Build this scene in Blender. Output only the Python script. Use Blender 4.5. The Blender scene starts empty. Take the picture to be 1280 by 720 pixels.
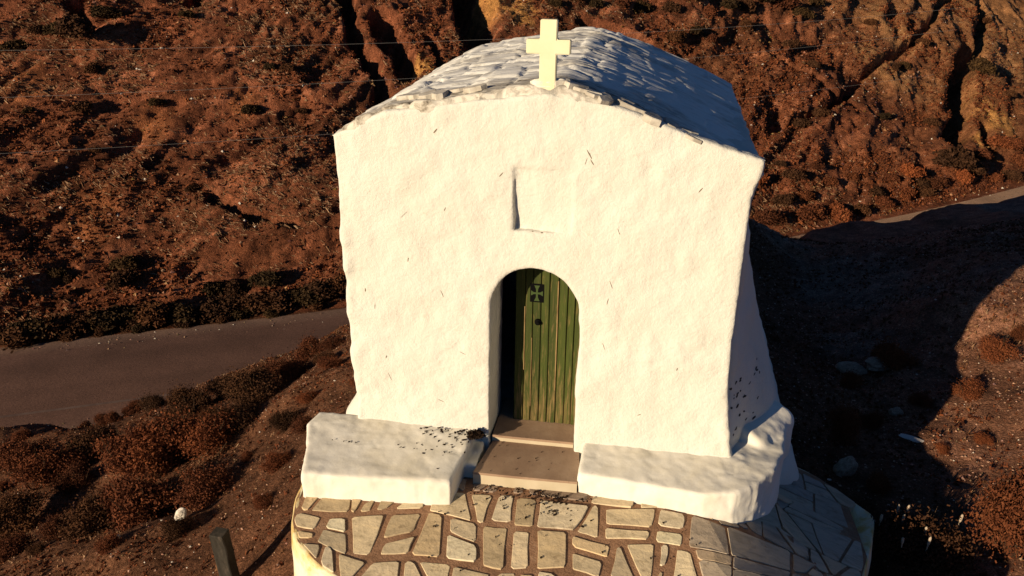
import bpy, bmesh, math, random
import numpy as np
from mathutils import Vector, Matrix
R = math.radians
scene = bpy.context.scene
COL = scene.collection

# ------------------------------------------------------------------ camera, sky, sun, exposure
SUN_AZ, SUN_EL = 35.0, 12.5            # light travels towards +x +y by SUN_AZ from +y, sun SUN_EL above the horizon
EXPOSURE = 0.30
cam_d = bpy.data.cameras.new('camera')
cam_d.sensor_fit = 'HORIZONTAL'; cam_d.sensor_width = 36.0
cam_d.lens = 1062.4 / 1280 * 36.0
cam_d.clip_start = 0.1; cam_d.clip_end = 2000
cam = bpy.data.objects.new('camera', cam_d); COL.objects.link(cam)
def _cam():
    pitch, yaw, roll = 0.38738, 0.16813, 0.01464
    F = Vector((-math.sin(yaw)*math.cos(pitch), math.cos(yaw)*math.cos(pitch), -math.sin(pitch)))
    r0 = Vector((math.cos(yaw), math.sin(yaw), 0)); u0 = r0.cross(F)
    r = r0*math.cos(roll) + u0*math.sin(roll); u = u0*math.cos(roll) - r0*math.sin(roll)
    M = Matrix((r, u, -F)).transposed().to_4x4()
    M.translation = Vector((0.919, -6.8967, 4.6079))
    return M
cam.matrix_world = _cam()
scene.camera = cam
world = bpy.data.worlds.new('World'); scene.world = world; world.use_nodes = True
nt = world.node_tree; nt.nodes.clear()
sky = nt.nodes.new('ShaderNodeTexSky'); sky.sky_type = 'NISHITA'; sky.sun_disc = False
sky.sun_elevation = R(SUN_EL); sky.sun_rotation = R(180 + SUN_AZ)
sky.altitude = 1500; sky.air_density = 0.7; sky.dust_density = 0.2; sky.ozone_density = 5.0
bg = nt.nodes.new('ShaderNodeBackground'); bg.inputs['Strength'].default_value = 0.05
wo = nt.nodes.new('ShaderNodeOutputWorld')
nt.links.new(sky.outputs[0], bg.inputs[0]); nt.links.new(bg.outputs[0], wo.inputs[0])
sun_d = bpy.data.lights.new('sun', 'SUN'); sun_d.energy = 5.0; sun_d.angle = R(0.5); sun_d.color = (1.0, 0.815, 0.575)
sun = bpy.data.objects.new('sun', sun_d); COL.objects.link(sun)
_d = Vector((math.sin(R(SUN_AZ))*math.cos(R(SUN_EL)), math.cos(R(SUN_AZ))*math.cos(R(SUN_EL)), -math.sin(R(SUN_EL))))
sun.rotation_euler = _d.to_track_quat('-Z', 'Y').to_euler()
sun.location = (-20, -30, 25)
vs = scene.view_settings
vs.view_transform = 'Standard'; vs.look = 'None'; vs.gamma = 1.0; vs.use_curve_mapping = False; vs.exposure = EXPOSURE
scene.render.engine = 'CYCLES'
scene.cycles.max_bounces = 4; scene.cycles.diffuse_bounces = 1; scene.cycles.glossy_bounces = 2

# ------------------------------------------------------------------ noise
def _hash(ix, iy, iz, seed):
    h = (ix.astype(np.int64)*374761393 + iy.astype(np.int64)*668265263 + iz.astype(np.int64)*2147483647 + seed*1274126177) & 0xFFFFFFFF
    h = ((h ^ (h >> 13)) * 1274126177) & 0xFFFFFFFF
    h = ((h ^ (h >> 16)) * 2246822519) & 0xFFFFFFFF
    return ((h ^ (h >> 15)) & 0xFFFF) / 65535.0
def vnoise(x, y, z=None, seed=0):
    x = np.asarray(x, float); y = np.asarray(y, float)
    z = np.zeros_like(x) if z is None else np.asarray(z, float)
    fx, fy, fz = np.floor(x), np.floor(y), np.floor(z)
    tx, ty, tz = x-fx, y-fy, z-fz
    tx, ty, tz = tx*tx*tx*(tx*(tx*6-15)+10), ty*ty*ty*(ty*(ty*6-15)+10), tz*tz*tz*(tz*(tz*6-15)+10)
    r = 0
    for a in (0, 1):
        for b in (0, 1):
            for c in (0, 1):
                if c and not tz.any(): continue
                r = r + _hash(fx+a, fy+b, fz+c, seed)*(tx if a else 1-tx)*(ty if b else 1-ty)*(tz if c else 1-tz)
    return r*2-1
def fbm(x, y, z=None, seed=0, octaves=4, gain=0.5):
    s, amp, tot, f = 0, 1.0, 0, 1.0
    for o in range(octaves):
        s = s + amp*vnoise(np.asarray(x)*f, np.asarray(y)*f, None if z is None else np.asarray(z)*f, seed+o*17)
        tot += amp; amp *= gain; f *= 2.03
    return s/tot
def sstep(a, b, x):
    t = np.clip((np.asarray(x, float)-a)/(b-a), 0, 1); return t*t*(3-2*t)

# ------------------------------------------------------------------ terrain functions (world metres)
ROAD_Z = -7.5
FAR_EDGE = np.array([(-75,-16),(-55,-5),(-40,3),(-27,9.6),(-18.8,13.9),(-14.8,16.1),(-9.4,18.9),(0.4,25.4),(10.3,33.0),(14.3,36.2),(20.8,42.2),(30,51.5),(42,64),(60,84)], float)
def _spline(P, step):
    out = []
    for i in range(len(P)-1):
        p0 = P[max(i-1,0)]; p1 = P[i]; p2 = P[i+1]; p3 = P[min(i+2,len(P)-1)]
        for t in np.linspace(0, 1, 24, endpoint=False):
            out.append(0.5*((2*p1)+(p2-p0)*t+(2*p0-5*p1+4*p2-p3)*t*t+(3*p1-p0-3*p2+p3)*t**3))
    out.append(P[-1]); out = np.array(out)
    s = np.concatenate([[0], np.cumsum(np.hypot(*np.diff(out, axis=0).T))])
    q = np.arange(0, s[-1], step)
    return np.stack([np.interp(q, s, out[:,0]), np.interp(q, s, out[:,1])], 1)
RHALF = 3.0
_fe = _spline(FAR_EDGE, 0.5)
for _ in range(6):
    _fe[4:-4] = (_fe[:-8]+_fe[2:-6]+_fe[4:-4]+_fe[6:-2]+_fe[8:])/5
_tg = np.gradient(_fe, axis=0); _tg /= np.linalg.norm(_tg, axis=1)[:,None]
_nm = np.stack([-_tg[:,1], _tg[:,0]], 1)            # towards the hill
CEN = _fe - _nm*RHALF
CS = np.arange(len(CEN))*0.5
def uv_of(x, y):
    x = np.asarray(x, float).ravel(); y = np.asarray(y, float).ravel()
    u = np.empty_like(x); v = np.empty_like(x)
    for s in range(0, len(x), 20000):
        X = x[s:s+20000, None]-CEN[None,:,0]; Y = y[s:s+20000, None]-CEN[None,:,1]
        i = np.argmin(X*X+Y*Y, axis=1); k = np.arange(len(i))
        u[s:s+20000] = CS[i] + X[k,i]*_tg[i,0]+Y[k,i]*_tg[i,1]
        v[s:s+20000] = X[k,i]*_nm[i,0]+Y[k,i]*_nm[i,1]
    return u, v
def xy_of(u, v):
    c = [np.interp(u, CS, CEN[:,k]) for k in (0,1)]; n = [np.interp(u, CS, _nm[:,k]) for k in (0,1)]
    return c[0]+n[0]*v, c[1]+n[1]*v
CTRL = np.array([
 (-7.14,.73,-3.2),(-9.26,3.05,-4.2),(-11.3,5.4,-4.9),(-9.93,6.72,-4.7),(-8.14,9.27,-4.3),(-6.02,10.4,-3.9),(-6.0,1.74,-2.9),
 (-3.66,.41,-1.9),(-2.62,-.46,-1.45),(-3.42,1.46,-1.7),(-5.9,3.75,-3.0),(-4.36,5.04,-2.2),(-5.2,7.8,-3.0),
 (-1.8,0,-.6),(1.8,0,-.6),(0,2,-.5),(-1.9,4.4,-.9),(1.8,4.4,-.7),(0,7,-.5),(-.5,9.5,-.55),(1.6,11,-.45),(-3,9,-1.6),(0,14,-2.4),  # rise behind the chapel is out of view, heightened to shade the road
 (3.0,.8,-1.15),(3.8,1.8,-1.05),(3.96,2.9,-1.2),(5.2,5.4,-.95),(5.6,6.4,-.6),(8.2,10.7,-.55),(5.1,1.2,-1.0),(5.6,2.9,-.85),(6.4,5.3,-.6),
 (4.1,1.1,-1.15),(4.2,6.6,-1.4),(4.0,9.3,-1.6),(5.5,13.5,-2.0),(8.4,16.5,-2.25),(13,20,-2.35),(14,12,-1.0),(12,4,-.6),
 (0,-4,-1.9),(3,-3,-2.0),(-4,-5,-2.9),(-12,-2,-5.0),(-15,-12,-6),(9,-10,-3),(20,-5,-1),(22,22,-2.6),(34,32,-4.5),(40,10,-1),(0,-20,-5),(-30,-25,-8),(35,-25,-3)], float)
def _tps_fit(P):
    n = len(P); d = np.hypot(P[:,None,0]-P[None,:,0], P[:,None,1]-P[None,:,1])
    K = np.where(d>0, d*d*np.log(d+1e-12), 0) + np.eye(n)*0.15
    Q = np.concatenate([np.ones((n,1)), P[:,:2]], 1)
    A = np.block([[K,Q],[Q.T,np.zeros((3,3))]])
    return np.linalg.solve(A, np.concatenate([P[:,2], np.zeros(3)]))
_W = _tps_fit(CTRL)
def knoll(x, y):
    z = _W[-3]+_W[-2]*x+_W[-1]*y
    for i in range(len(CTRL)):
        d2 = (x-CTRL[i,0])**2+(y-CTRL[i,1])**2
        z = z + _W[i]*0.5*d2*np.log(d2+1e-9)
    return np.clip(z, -9, 1.5)
def ground_z(x, y, detail=True):
    x = np.asarray(x, float); y = np.asarray(y, float); shp = x.shape
    x = x.ravel(); y = y.ravel()
    u, v = uv_of(x, y)
    z = knoll(x, y)
    if detail:
        z = z + 0.28*fbm(x*.45, y*.45, seed=3, octaves=3)*sstep(2.6, 5.5, np.hypot(x-.2, (y-1.5)*.8))
        z = z + 0.09*fbm(x*1.7, y*1.7, seed=5, octaves=3)
        z = z + 0.045*np.abs(fbm(x*6, y*6, seed=9, octaves=3))
    t = sstep(-7.2, -3.6, v + .7*vnoise(u*.5, u*0, seed=4))
    z = z*(1-t) + (ROAD_Z - .01)*t
    return z.reshape(shp)
# clefts: polyline in (u, v), width, depth
CLEFTS = []
PATCHES = []
CLEFTS = [
 ([(79.2,23),(78.6,17.3),(78.75,14.6),(78.7,12.6)], .55, 1.5),
 ([(80.5,18.3),(80.45,15.0)], .85, 1.5),
 ([(82.3,16.8),(82.3,13.5)], .35, 1.0),
 ([(86.5,23),(85.7,18.5),(85.1,16.1),(84.4,13.2)], 1.5, 3.0),
 ([(122.9,12.5),(119.1,11.7),(116.5,9.8),(113.9,8.0),(111.5,6.9)], .8, 2.2),
 ([(115.6,7.4),(113.8,5.7)], .5, 1.3),
 ([(98.7,9.6),(102.3,9.9),(106.5,11.0),(110.4,12.5),(118,14.1),(128.5,18)], .28, .8),
 ([(133.4,18),(124,12.7)], .45, 1.1),
 ([(66,24),(64.8,21.0),(65.2,19.2)], .5, 1.0), ([(69.5,25),(70.4,22.5),(69.8,20.8)], .5, 1.2),
 ([(70,9.4),(71.6,8.2),(73.2,7.7)], .3, .6), ([(92,17),(95,15),(97,12.4)], .4, .9),
 ([(103,14),(105,12),(106,10)], .22, .6)]
PATCHES = [(88.3,19.3,1.9,0),(81.4,15.2,.55,0),(82.9,14.2,.5,0),(117.2,8.0,1.5,0),(114.2,6.4,.9,0),(112,12.8,2.2,1),(116,14.5,2.0,1),(126,11.5,2.5,1),(63,16,1.2,2),(68,13.2,1.1,2),(72,14.2,.9,2),(66,9,1.3,2),(61.5,11,1.4,2)]
def _segdist(u, v, P):
    best = np.full(u.shape, 1e9)
    for a, b in zip(P[:-1], P[1:]):
        du, dv = b[0]-a[0], b[1]-a[1]; L = du*du+dv*dv
        t = np.clip(((u-a[0])*du+(v-a[1])*dv)/L, 0, 1)
        best = np.minimum(best, np.hypot(u-a[0]-t*du, v-a[1]-t*dv))
    return best
def hill_z(u, v):
    s = np.maximum(v-RHALF-.35, 0)
    sl = .60 + .05*np.sin(u*.06+1)
    return ROAD_Z - .015 + sl*(s - 1.1*(1-np.exp(-s/1.1))) 
def hill_disp(u, v, clefts=True):
    w = u + .9*fbm(u*.2, v*.2, seed=41, octaves=2); q = v + .9*fbm(u*.2+9, v*.2, seed=42, octaves=2)
    a = 0.9*fbm(w*.09, q*.09, seed=31, octaves=3)
    ra = .5                                                       # strata dip
    e = w*math.cos(ra)+q*math.sin(ra); f = -w*math.sin(ra)+q*math.cos(ra)
    b = .40*(1-2*np.abs(fbm(e*.16, f*.62, seed=33, octaves=3)))
    c = .15*(1-2*np.abs(fbm(e*.8, f*1.9, seed=35, octaves=3)))
    d = .10*fbm(u*3.2, v*3.2, seed=37, octaves=3)
    r = (a+b+c+d)
    if clefts:
        for P, wd, dp in CLEFTS:
            P = np.array(P)
            if len(P) == 0: continue
            m = (u > P[:,0].min()-4*wd) & (u < P[:,0].max()+4*wd) & (v > P[:,1].min()-4*wd) & (v < P[:,1].max()+4*wd)
            if not m.any(): continue
            dd = _segdist(w[m]*.4+u[m]*.6, q[m]*.4+v[m]*.6, P) + .35*wd*vnoise(u[m]*1.3/wd*.5, v[m]*1.3/wd*.5, seed=51)
            r[m] = r[m] - dp*(1-sstep(.45*wd, 1.0*wd, dd))
    return r*sstep(RHALF+.3, RHALF+3.0, v)
def hill_point(u, v, lift=0.0):
    """world point of the hillside at road-length u and distance v from the road's centre line"""
    u = np.asarray(u, float); v = np.asarray(v, float)
    z = hill_z(u, v); d = hill_disp(u, v) + lift
    nx = np.interp(u, CS, _nm[:,0]); ny = np.interp(u, CS, _nm[:,1])
    x, y = xy_of(u, v - .50*d)
    return np.stack([x, y, z + .86*d], -1)
#ENDTERRAIN
# ------------------------------------------------------------------ mesh helpers
def mesh_np(name, V, F, smooth=False):
    """V (n,3); F (m,k) array of equal-sized faces"""
    V = np.asarray(V, np.float32); F = np.asarray(F, np.int32)
    m = bpy.data.meshes.new(name)
    m.vertices.add(len(V)); m.vertices.foreach_set('co', V.ravel())
    k = F.shape[1]
    m.loops.add(F.size); m.loops.foreach_set('vertex_index', F.ravel())
    m.polygons.add(len(F)); m.polygons.foreach_set('loop_start', np.arange(0, F.size, k, dtype=np.int32))
    try: m.polygons.foreach_set('loop_total', np.full(len(F), k, np.int32))
    except Exception: pass
    m.update(calc_edges=True); m.validate()
    m.polygons.foreach_set('use_smooth', np.full(len(m.polygons), smooth, bool))
    return m
def vattr(m, name, arr, domain='POINT'):
    arr = np.asarray(arr, np.float32)
    if arr.ndim == 1:
        a = m.attributes.new(name, 'FLOAT', domain); a.data.foreach_set('value', arr)
    else:
        a = m.attributes.new(name, 'FLOAT_COLOR', domain)
        a.data.foreach_set('color', np.concatenate([arr, np.ones((len(arr),1), np.float32)], 1).ravel())
def link(name, mesh, mat=None, parent=None):
    o = bpy.data.objects.new(name, mesh); COL.objects.link(o)
    if mat is not None and not mesh.materials: mesh.materials.append(mat)
    if parent is not None: o.parent = parent
    return o
def empty(name, loc=(0,0,0)):
    o = bpy.data.objects.new(name, None); COL.objects.link(o); o.location = loc; o.empty_display_size = .2
    return o
def tag(o, label=None, cat=None, group=None, kind=None):
    if label: o['label'] = label
    if cat: o['category'] = cat
    if group: o['group'] = group
    if kind: o['kind'] = kind
    return o
def bm_link(name, bm, mat, parent=None, smooth=False):
    m = bpy.data.meshes.new(name); bm.normal_update(); bm.to_mesh(m); bm.free()
    for p in m.polygons: p.use_smooth = smooth
    return link(name, m, mat, parent)
def add_box(bm, c, s, rot=None, bevel=0.0, jit=0.0, rnd=random):
    r = bmesh.ops.create_cube(bm, size=1.0)
    vs_ = r['verts']
    M = Matrix.Translation(c) @ (rot.to_4x4() if rot is not None else Matrix.Identity(4)) @ Matrix.Diagonal((*s, 1))
    for v in vs_:
        v.co = M @ v.co
        if jit: v.co += Vector([rnd.uniform(-jit, jit) for _ in range(3)])
    if bevel:
        ed = list({e for v in vs_ for e in v.link_edges})
        bmesh.ops.bevel(bm, geom=ed, offset=bevel, segments=2, affect='EDGES', profile=.6)
def prism(bm, pts, z0, z1, top_in=0.0):
    """closed prism over the polygon pts (x, y); z1 may be a function"""
    cx = sum(p[0] for p in pts)/len(pts); cy = sum(p[1] for p in pts)/len(pts)
    zf = z1 if callable(z1) else (lambda x, y: z1)
    z0f = z0 if callable(z0) else (lambda x, y: z0)
    b = [bm.verts.new((x, y, z0f(x, y))) for x, y in pts]
    if top_in:
        mid = [bm.verts.new((x, y, zf(x, y)-top_in)) for x, y in pts]
        t = []
        for x, y in pts:
            d = math.hypot(cx-x, cy-y) or 1; k = top_in/d
            t.append(bm.verts.new((x+(cx-x)*k, y+(cy-y)*k, zf(x, y))))
        rings = [b, mid, t]
    else:
        t = [bm.verts.new((x, y, zf(x, y))) for x, y in pts]; rings = [b, t]
    n = len(pts)
    for A, B in zip(rings[:-1], rings[1:]):
        for i in range(n): bm.faces.new((A[i], A[(i+1)%n], B[(i+1)%n], B[i]))
    bm.faces.new(t); bm.faces.new(list(reversed(b)))
# ---- signed-distance solids, meshed by surface nets (hand-plastered masonry has no sharp edges)
def poly_sdf(P, x, y):
    P = np.asarray(P, float); d = np.full(np.broadcast(x, y).shape, 1e9); s = np.ones_like(d)
    n = len(P)
    for i in range(n):
        a = P[i]; b = P[i-1]; ex, ey = b-a
        wx, wy = x-a[0], y-a[1]
        t = np.clip((wx*ex+wy*ey)/(ex*ex+ey*ey), 0, 1)
        d = np.minimum(d, (wx-ex*t)**2+(wy-ey*t)**2)
        c1 = y >= a[1]; c2 = y < b[1]; c3 = ex*wy > ey*wx
        fl = (c1 & c2 & c3) | (~c1 & ~c2 & ~c3)
        s = np.where(fl, -s, s)
    return s*np.sqrt(d)
def rmax(a, b, r):
    """rounded intersection"""
    a = a+r; b = b+r
    return np.minimum(np.maximum(a, b), 0)+np.sqrt(np.maximum(a, 0)**2+np.maximum(b, 0)**2)-r
def smin(a, b, k):
    h = np.clip(.5+.5*(b-a)/k, 0, 1); return b*(1-h)+a*h-k*h*(1-h)
def surface_nets(func, lo, hi, h):
    n = [int(math.ceil((b-a)/h))+1 for a, b in zip(lo, hi)]
    ax = [lo[k]+h*np.arange(n[k]) for k in range(3)]
    F = func(ax[0][:,None,None], ax[1][None,:,None], ax[2][None,None,:]).astype(np.float32)
    F = np.broadcast_to(F, n).copy()
    S = F < 0
    def sl(a, b, c): return (slice(a, n[0]-1+a), slice(b, n[1]-1+b), slice(c, n[2]-1+c))
    cnt = sum(S[sl(a,b,c)].astype(np.int8) for a in (0,1) for b in (0,1) for c in (0,1))
    act = (cnt > 0) & (cnt < 8)
    I = np.argwhere(act); idx = np.full(act.shape, -1, np.int32); idx[act] = np.arange(len(I))
    acc = np.zeros((len(I), 3)); w = np.zeros(len(I))
    for axis in range(3):
        o1, o2 = [k for k in range(3) if k != axis]
        for a in (0,1):
            for b in (0,1):
                off = np.zeros(3, int); off[o1] = a; off[o2] = b
                p = I+off; q = p.copy(); q[:,axis] += 1
                f0 = F[p[:,0],p[:,1],p[:,2]]; f1 = F[q[:,0],q[:,1],q[:,2]]
                m = (f0 < 0) != (f1 < 0)
                t = np.where(m, f0/np.where(m, f0-f1, 1), 0)
                pos = np.zeros((len(I),3)); pos[:] = off; pos[:,axis] = t
                acc[m] += pos[m]; w[m] += 1
    V = np.array(lo)+(I+acc/w[:,None])*h
    faces = []
    for axis in range(3):
        o1, o2 = (axis+1)%3, (axis+2)%3
        a = [slice(None)]*3; b = [slice(None)]*3
        a[axis] = slice(0, n[axis]-1); b[axis] = slice(1, n[axis])
        A = S[tuple(a)]; B = S[tuple(b)]
        E = np.argwhere(A != B)
        E = E[(E[:,o1] > 0) & (E[:,o2] > 0) & (E[:,o1] < n[o1]-1) & (E[:,o2] < n[o2]-1)]
        ins = A[E[:,0],E[:,1],E[:,2]]
        q = []
        for da, db in ((-1,-1),(0,-1),(0,0),(-1,0)):
            p = E.copy(); p[:,o1] += da; p[:,o2] += db
            q.append(idx[p[:,0],p[:,1],p[:,2]])
        q = np.stack(q, 1)
        q[~ins] = q[~ins][:,::-1]
        faces.append(q)
    Fq = np.concatenate(faces); Fq = Fq[(Fq >= 0).all(1)]
    return V, Fq
def vnormals(V, F):
    n = np.cross(V[F[:,2]]-V[F[:,0]], V[F[:,3]]-V[F[:,1]])
    N = np.zeros_like(V)
    for k in range(4): np.add.at(N, F[:,k], n)
    return N/np.maximum(np.linalg.norm(N, axis=1), 1e-9)[:,None]
def plaster(V, F, big=.016, small=.006, seed=1, chip=.004, edge=None):
    N = vnormals(V, F); x, y, z = V.T
    d = big*fbm(x*2.4, y*2.4, z*2.4, seed=seed, octaves=2) + small*fbm(x*8, y*8, z*8, seed=seed+7, octaves=2)
    # trowel dents: a few sharper flakes
    k = fbm(x*5.5, y*5.5, z*3.5, seed=seed+19, octaves=2)
    d = d - chip*sstep(.40, .5, k)
    if edge is not None: d = d + edge(x, y, z)*(.014*fbm(x*5, y*5, z*6.5, seed=seed+31, octaves=3)+.001)
    return V+N*d[:,None]

# ------------------------------------------------------------------ materials
def mat(name, rough=.9, spec=.2):
    m = bpy.data.materials.new(name); m.use_nodes = True
    b = m.node_tree.nodes['Principled BSDF']
    b.inputs['Roughness'].default_value = rough; b.inputs['Specular IOR Level'].default_value = spec
    return m, m.node_tree, b
def N(t, kind, **kw):
    n = t.nodes.new('ShaderNode'+kind)
    for k, v in kw.items():
        if k in n.inputs.keys(): n.inputs[k].default_value = v
        else: setattr(n, k, v)
    return n
def coords(t): return N(t, 'TexCoord').outputs['Object']
def noise(t, vec, scale, detail=4, rough=.55, dist=0.0):
    n = N(t, 'TexNoise', Scale=scale, Detail=detail, Roughness=rough, Distortion=dist); t.links.new(vec, n.inputs['Vector']); return n.outputs['Fac']
def ramp(t, fac, stops):
    r = N(t, 'ValToRGB'); e = r.color_ramp.elements
    while len(e) < len(stops): e.new(.5)
    for k, (p, c) in enumerate(stops):
        e[k].position = p; e[k].color = (*c, 1) if len(c) == 3 else c
    t.links.new(fac, r.inputs[0]); return r.outputs[0]
def mix(t, fac, a, b, mode='MIX'):
    m = N(t, 'Mix', data_type='RGBA', blend_type=mode)
    for s, v in ((0, fac), (6, a), (7, b)):
        if hasattr(v, 'links') or hasattr(v, 'is_linked'): t.links.new(v, m.inputs[s])
        elif isinstance(v, (int, float)): m.inputs[s].default_value = v
        else: m.inputs[s].default_value = (*v, 1)
    return m.outputs[2]
def bump(t, b, h, strength=.3, dist=.02):
    n = N(t, 'Bump', Strength=strength, Distance=dist); t.links.new(h, n.inputs['Height']); t.links.new(n.outputs[0], b.inputs['Normal'])
def stretch(t, vec, s):
    n = N(t, 'Mapping'); n.inputs['Scale'].default_value = s; t.links.new(vec, n.inputs['Vector']); return n.outputs[0]
MAT = {}
def make_mats():
    # whitewash
    m, t, b = mat('whitewash', .93, .1); v = coords(t)
    c = ramp(t, noise(t, v, 2.2, 5), [(.25,(.685,.655,.56)), (.5,(.715,.69,.60)), (.75,(.735,.715,.635))])
    c = mix(t, ramp(t, noise(t, v, 11, 6, .65), [(.60,(0,0,0)), (.74,(.35,.35,.35))]), c, (.55,.48,.36))
    t.links.new(c, b.inputs['Base Color']); bump(t, b, noise(t, v, 22, 7, .7), .6, .025); MAT['white'] = m
    # whitewash worn by feet and rain: bench tops, sides
    m, t, b = mat('worn_whitewash', .93, .1); v = coords(t)
    c = ramp(t, noise(t, v, 2.6, 6, .6, .6), [(.3,(.74,.68,.55)), (.5,(.80,.75,.64)), (.68,(.83,.79,.70))])
    c = mix(t, ramp(t, noise(t, v, 17, 6, .7), [(.64,(0,0,0)), (.72,(.4,.4,.4))]), c, (.40,.33,.24))
    t.links.new(c, b.inputs['Base Color']); bump(t, b, noise(t, v, 12, 5, .6), .3, .015); MAT['worn'] = m
    # roof wash over slates: grey lichen
    m, t, b = mat('roof_wash', .95, .1); v = coords(t)
    s = stretch(t, v, (1.0, 2.2, 1.0))
    g = noise(t, s, 3.0, 7, .68, .8)
    c = ramp(t, g, [(.32,(.46,.43,.37)), (.41,(.72,.69,.61)), (.52,(.82,.80,.73)), (.75,(.84,.82,.77))])
    at = N(t, 'Attribute', attribute_name='dirt')
    c2 = ramp(t, noise(t, stretch(t, v, (2.5, 7, 2.5)), 2.6, 7, .7, .6), [(.36,(.10,.085,.07)), (.45,(.32,.28,.22)), (.56,(.66,.61,.51))])
    c = mix(t, at.outputs['Fac'], c, c2)
    t.links.new(c, b.inputs['Base Color']); bump(t, b, noise(t, s, 9, 5, .6), .35, .02); MAT['roof'] = m
    m, t, b = mat('slate', .85, .25); v = coords(t)
    c = ramp(t, noise(t, v, 6, 6, .6), [(.3,(.24,.21,.17)), (.5,(.48,.43,.35)), (.7,(.70,.65,.55))])
    t.links.new(c, b.inputs['Base Color']); bump(t, b, noise(t, v, 30, 4), .4, .01); MAT['slate'] = m
    m, t, b = mat('cross_paint', .6, .3); v = coords(t)
    c = ramp(t, noise(t, v, 5, 4), [(.3,(.74,.68,.44)), (.7,(.80,.75,.52))]); t.links.new(c, b.inputs['Base Color']); MAT['cross'] = m
    # door boards: weathered green over bare wood
    m, t, b = mat('green_boards', .75, .25); v = coords(t)
    oi = N(t, 'Attribute', attribute_name='tone')
    base = ramp(t, oi.outputs['Fac'], [(0,(.034,.046,.007)), (.5,(.050,.062,.010)), (1,(.070,.092,.012))])
    fl = noise(t, stretch(t, v, (16, 1, 1.3)), 2.6, 7, .72, .35)
    wear = N(t, 'Attribute', attribute_name='wear')
    th = N(t, 'Math', operation='ADD'); t.links.new(fl, th.inputs[0]); t.links.new(wear.outputs['Fac'], th.inputs[1])
    f = ramp(t, th.outputs[0], [(.56,(0,0,0)), (.74,(1,1,1))])
    c = mix(t, f, base, (.22,.145,.055))
    c = mix(t, ramp(t, noise(t, stretch(t, v, (30,1,2)), 2, 4), [(.3,(.5,.5,.5)), (.6,(0,0,0))]), c, (.018,.028,.006))
    t.links.new(c, b.inputs['Base Color']); bump(t, b, fl, .5, .01); MAT['door'] = m
    m, t, b = mat('flat_black', .9, .05); b.inputs['Base Color'].default_value = (.004,.004,.004,1); MAT['black'] = m  # flat black for lock and backing, and for the darkness inside the peephole
    # treads and risers
    m, t, b = mat('tread_stone', .8, .25); v = coords(t)
    c = ramp(t, noise(t, v, 3.5, 6, .6), [(.3,(.27,.17,.11)), (.55,(.36,.24,.155)), (.75,(.44,.31,.21))])
    c = mix(t, ramp(t, noise(t, v, 40, 3), [(.6,(0,0,0)), (.7,(.4,.4,.4))]), c, (.2,.14,.09))
    t.links.new(c, b.inputs['Base Color']); bump(t, b, noise(t, v, 40, 4), .15, .01); MAT['tread'] = m
    m, t, b = mat('riser_paint', .85, .2); v = coords(t)
    c = ramp(t, noise(t, v, 4, 5), [(.3,(.50,.41,.27)), (.7,(.60,.51,.36))]); t.links.new(c, b.inputs['Base Color']); MAT['riser'] = m
    # flagstones
    m, t, b = mat('flagstone', .78, .3); v = coords(t)
    a = N(t, 'Attribute', attribute_name='tint')
    n1 = ramp(t, noise(t, stretch(t, v, (1,2.6,1)), 4, 7, .65, 1.0), [(.3,(.62,.60,.56)), (.5,(.92,.91,.90)), (.7,(1.12,1.08,1.0))])
    c = mix(t, 1.0, a.outputs['Color'], n1, 'MULTIPLY')
    c = mix(t, ramp(t, noise(t, v, 9, 6, .7), [(.58,(0,0,0)), (.68,(.55,.55,.55))]), c, (.24,.16,.09))
    t.links.new(c, b.inputs['Base Color']); bump(t, b, noise(t, v, 16, 7, .65), .5, .02); MAT['flag'] = m
    m, t, b = mat('mortar', .95, .1); v = coords(t)
    c = ramp(t, noise(t, v, 7, 6, .65), [(.3,(.22,.12,.068)), (.55,(.34,.19,.11)), (.75,(.46,.29,.18))])
    t.links.new(c, b.inputs['Base Color']); bump(t, b, noise(t, v, 45, 5, .7), .7, .02); MAT['mortar'] = m
    m, t, b = mat('stained_whitewash', .92, .1); v = coords(t)
    c = ramp(t, noise(t, v, 2.4, 7, .65, .8), [(.36,(.62,.40,.12)), (.46,(.74,.60,.32)), (.58,(.78,.71,.54)), (.75,(.80,.76,.66))])
    t.links.new(c, b.inputs['Base Color']); bump(t, b, noise(t, v, 18, 6), .6, .02); MAT['stained'] = m
    # soil / scrubby ground with a colour attribute
    for nm, sc, bs in (('soil', 1.0, .8), ('hill_soil', .6, 1.0)):
        m, t, b = mat(nm, .96, .08); v = coords(t)
        a = N(t, 'Attribute', attribute_name='tint')
        n1 = ramp(t, noise(t, v, 3.2*sc, 9, .72, .4), [(.28,(.34,.34,.34)), (.46,(.78,.76,.74)), (.58,(1.1,1.08,1.05)), (.74,(1.9,1.95,2.1))])
        c = mix(t, 1.0, a.outputs['Color'], n1, 'MULTIPLY')
        n2 = ramp(t, noise(t, v, 22*sc, 6, .75), [(.3,(.35,.35,.35)), (.5,(1,1,1)), (.62,(1.25,1.25,1.25)), (.70,(2.6,2.7,2.8))])
        c = mix(t, .9, c, n2, 'MULTIPLY')
        n3 = ramp(t, noise(t, v, 60*sc, 3, .6), [(.35,(.5,.5,.5)), (.52,(1,1,1)), (.66,(1.6,1.6,1.6)), (.72,(3.2,3.3,3.4))])
        c = mix(t, .8, c, n3, 'MULTIPLY')
        t.links.new(c, b.inputs['Base Color'])
        ad = N(t, 'Math', operation='ADD'); t.links.new(noise(t, v, 5*sc, 8, .7), ad.inputs[0]); t.links.new(noise(t, v, 19*sc, 5, .7), ad.inputs[1])
        bump(t, b, ad.outputs[0], bs, .12 if nm == 'hill_soil' else .06); MAT[nm] = m
    m, t, b = mat('asphalt', .9, .2); v = coords(t)
    a = N(t, 'Attribute', attribute_name='tint')
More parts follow.
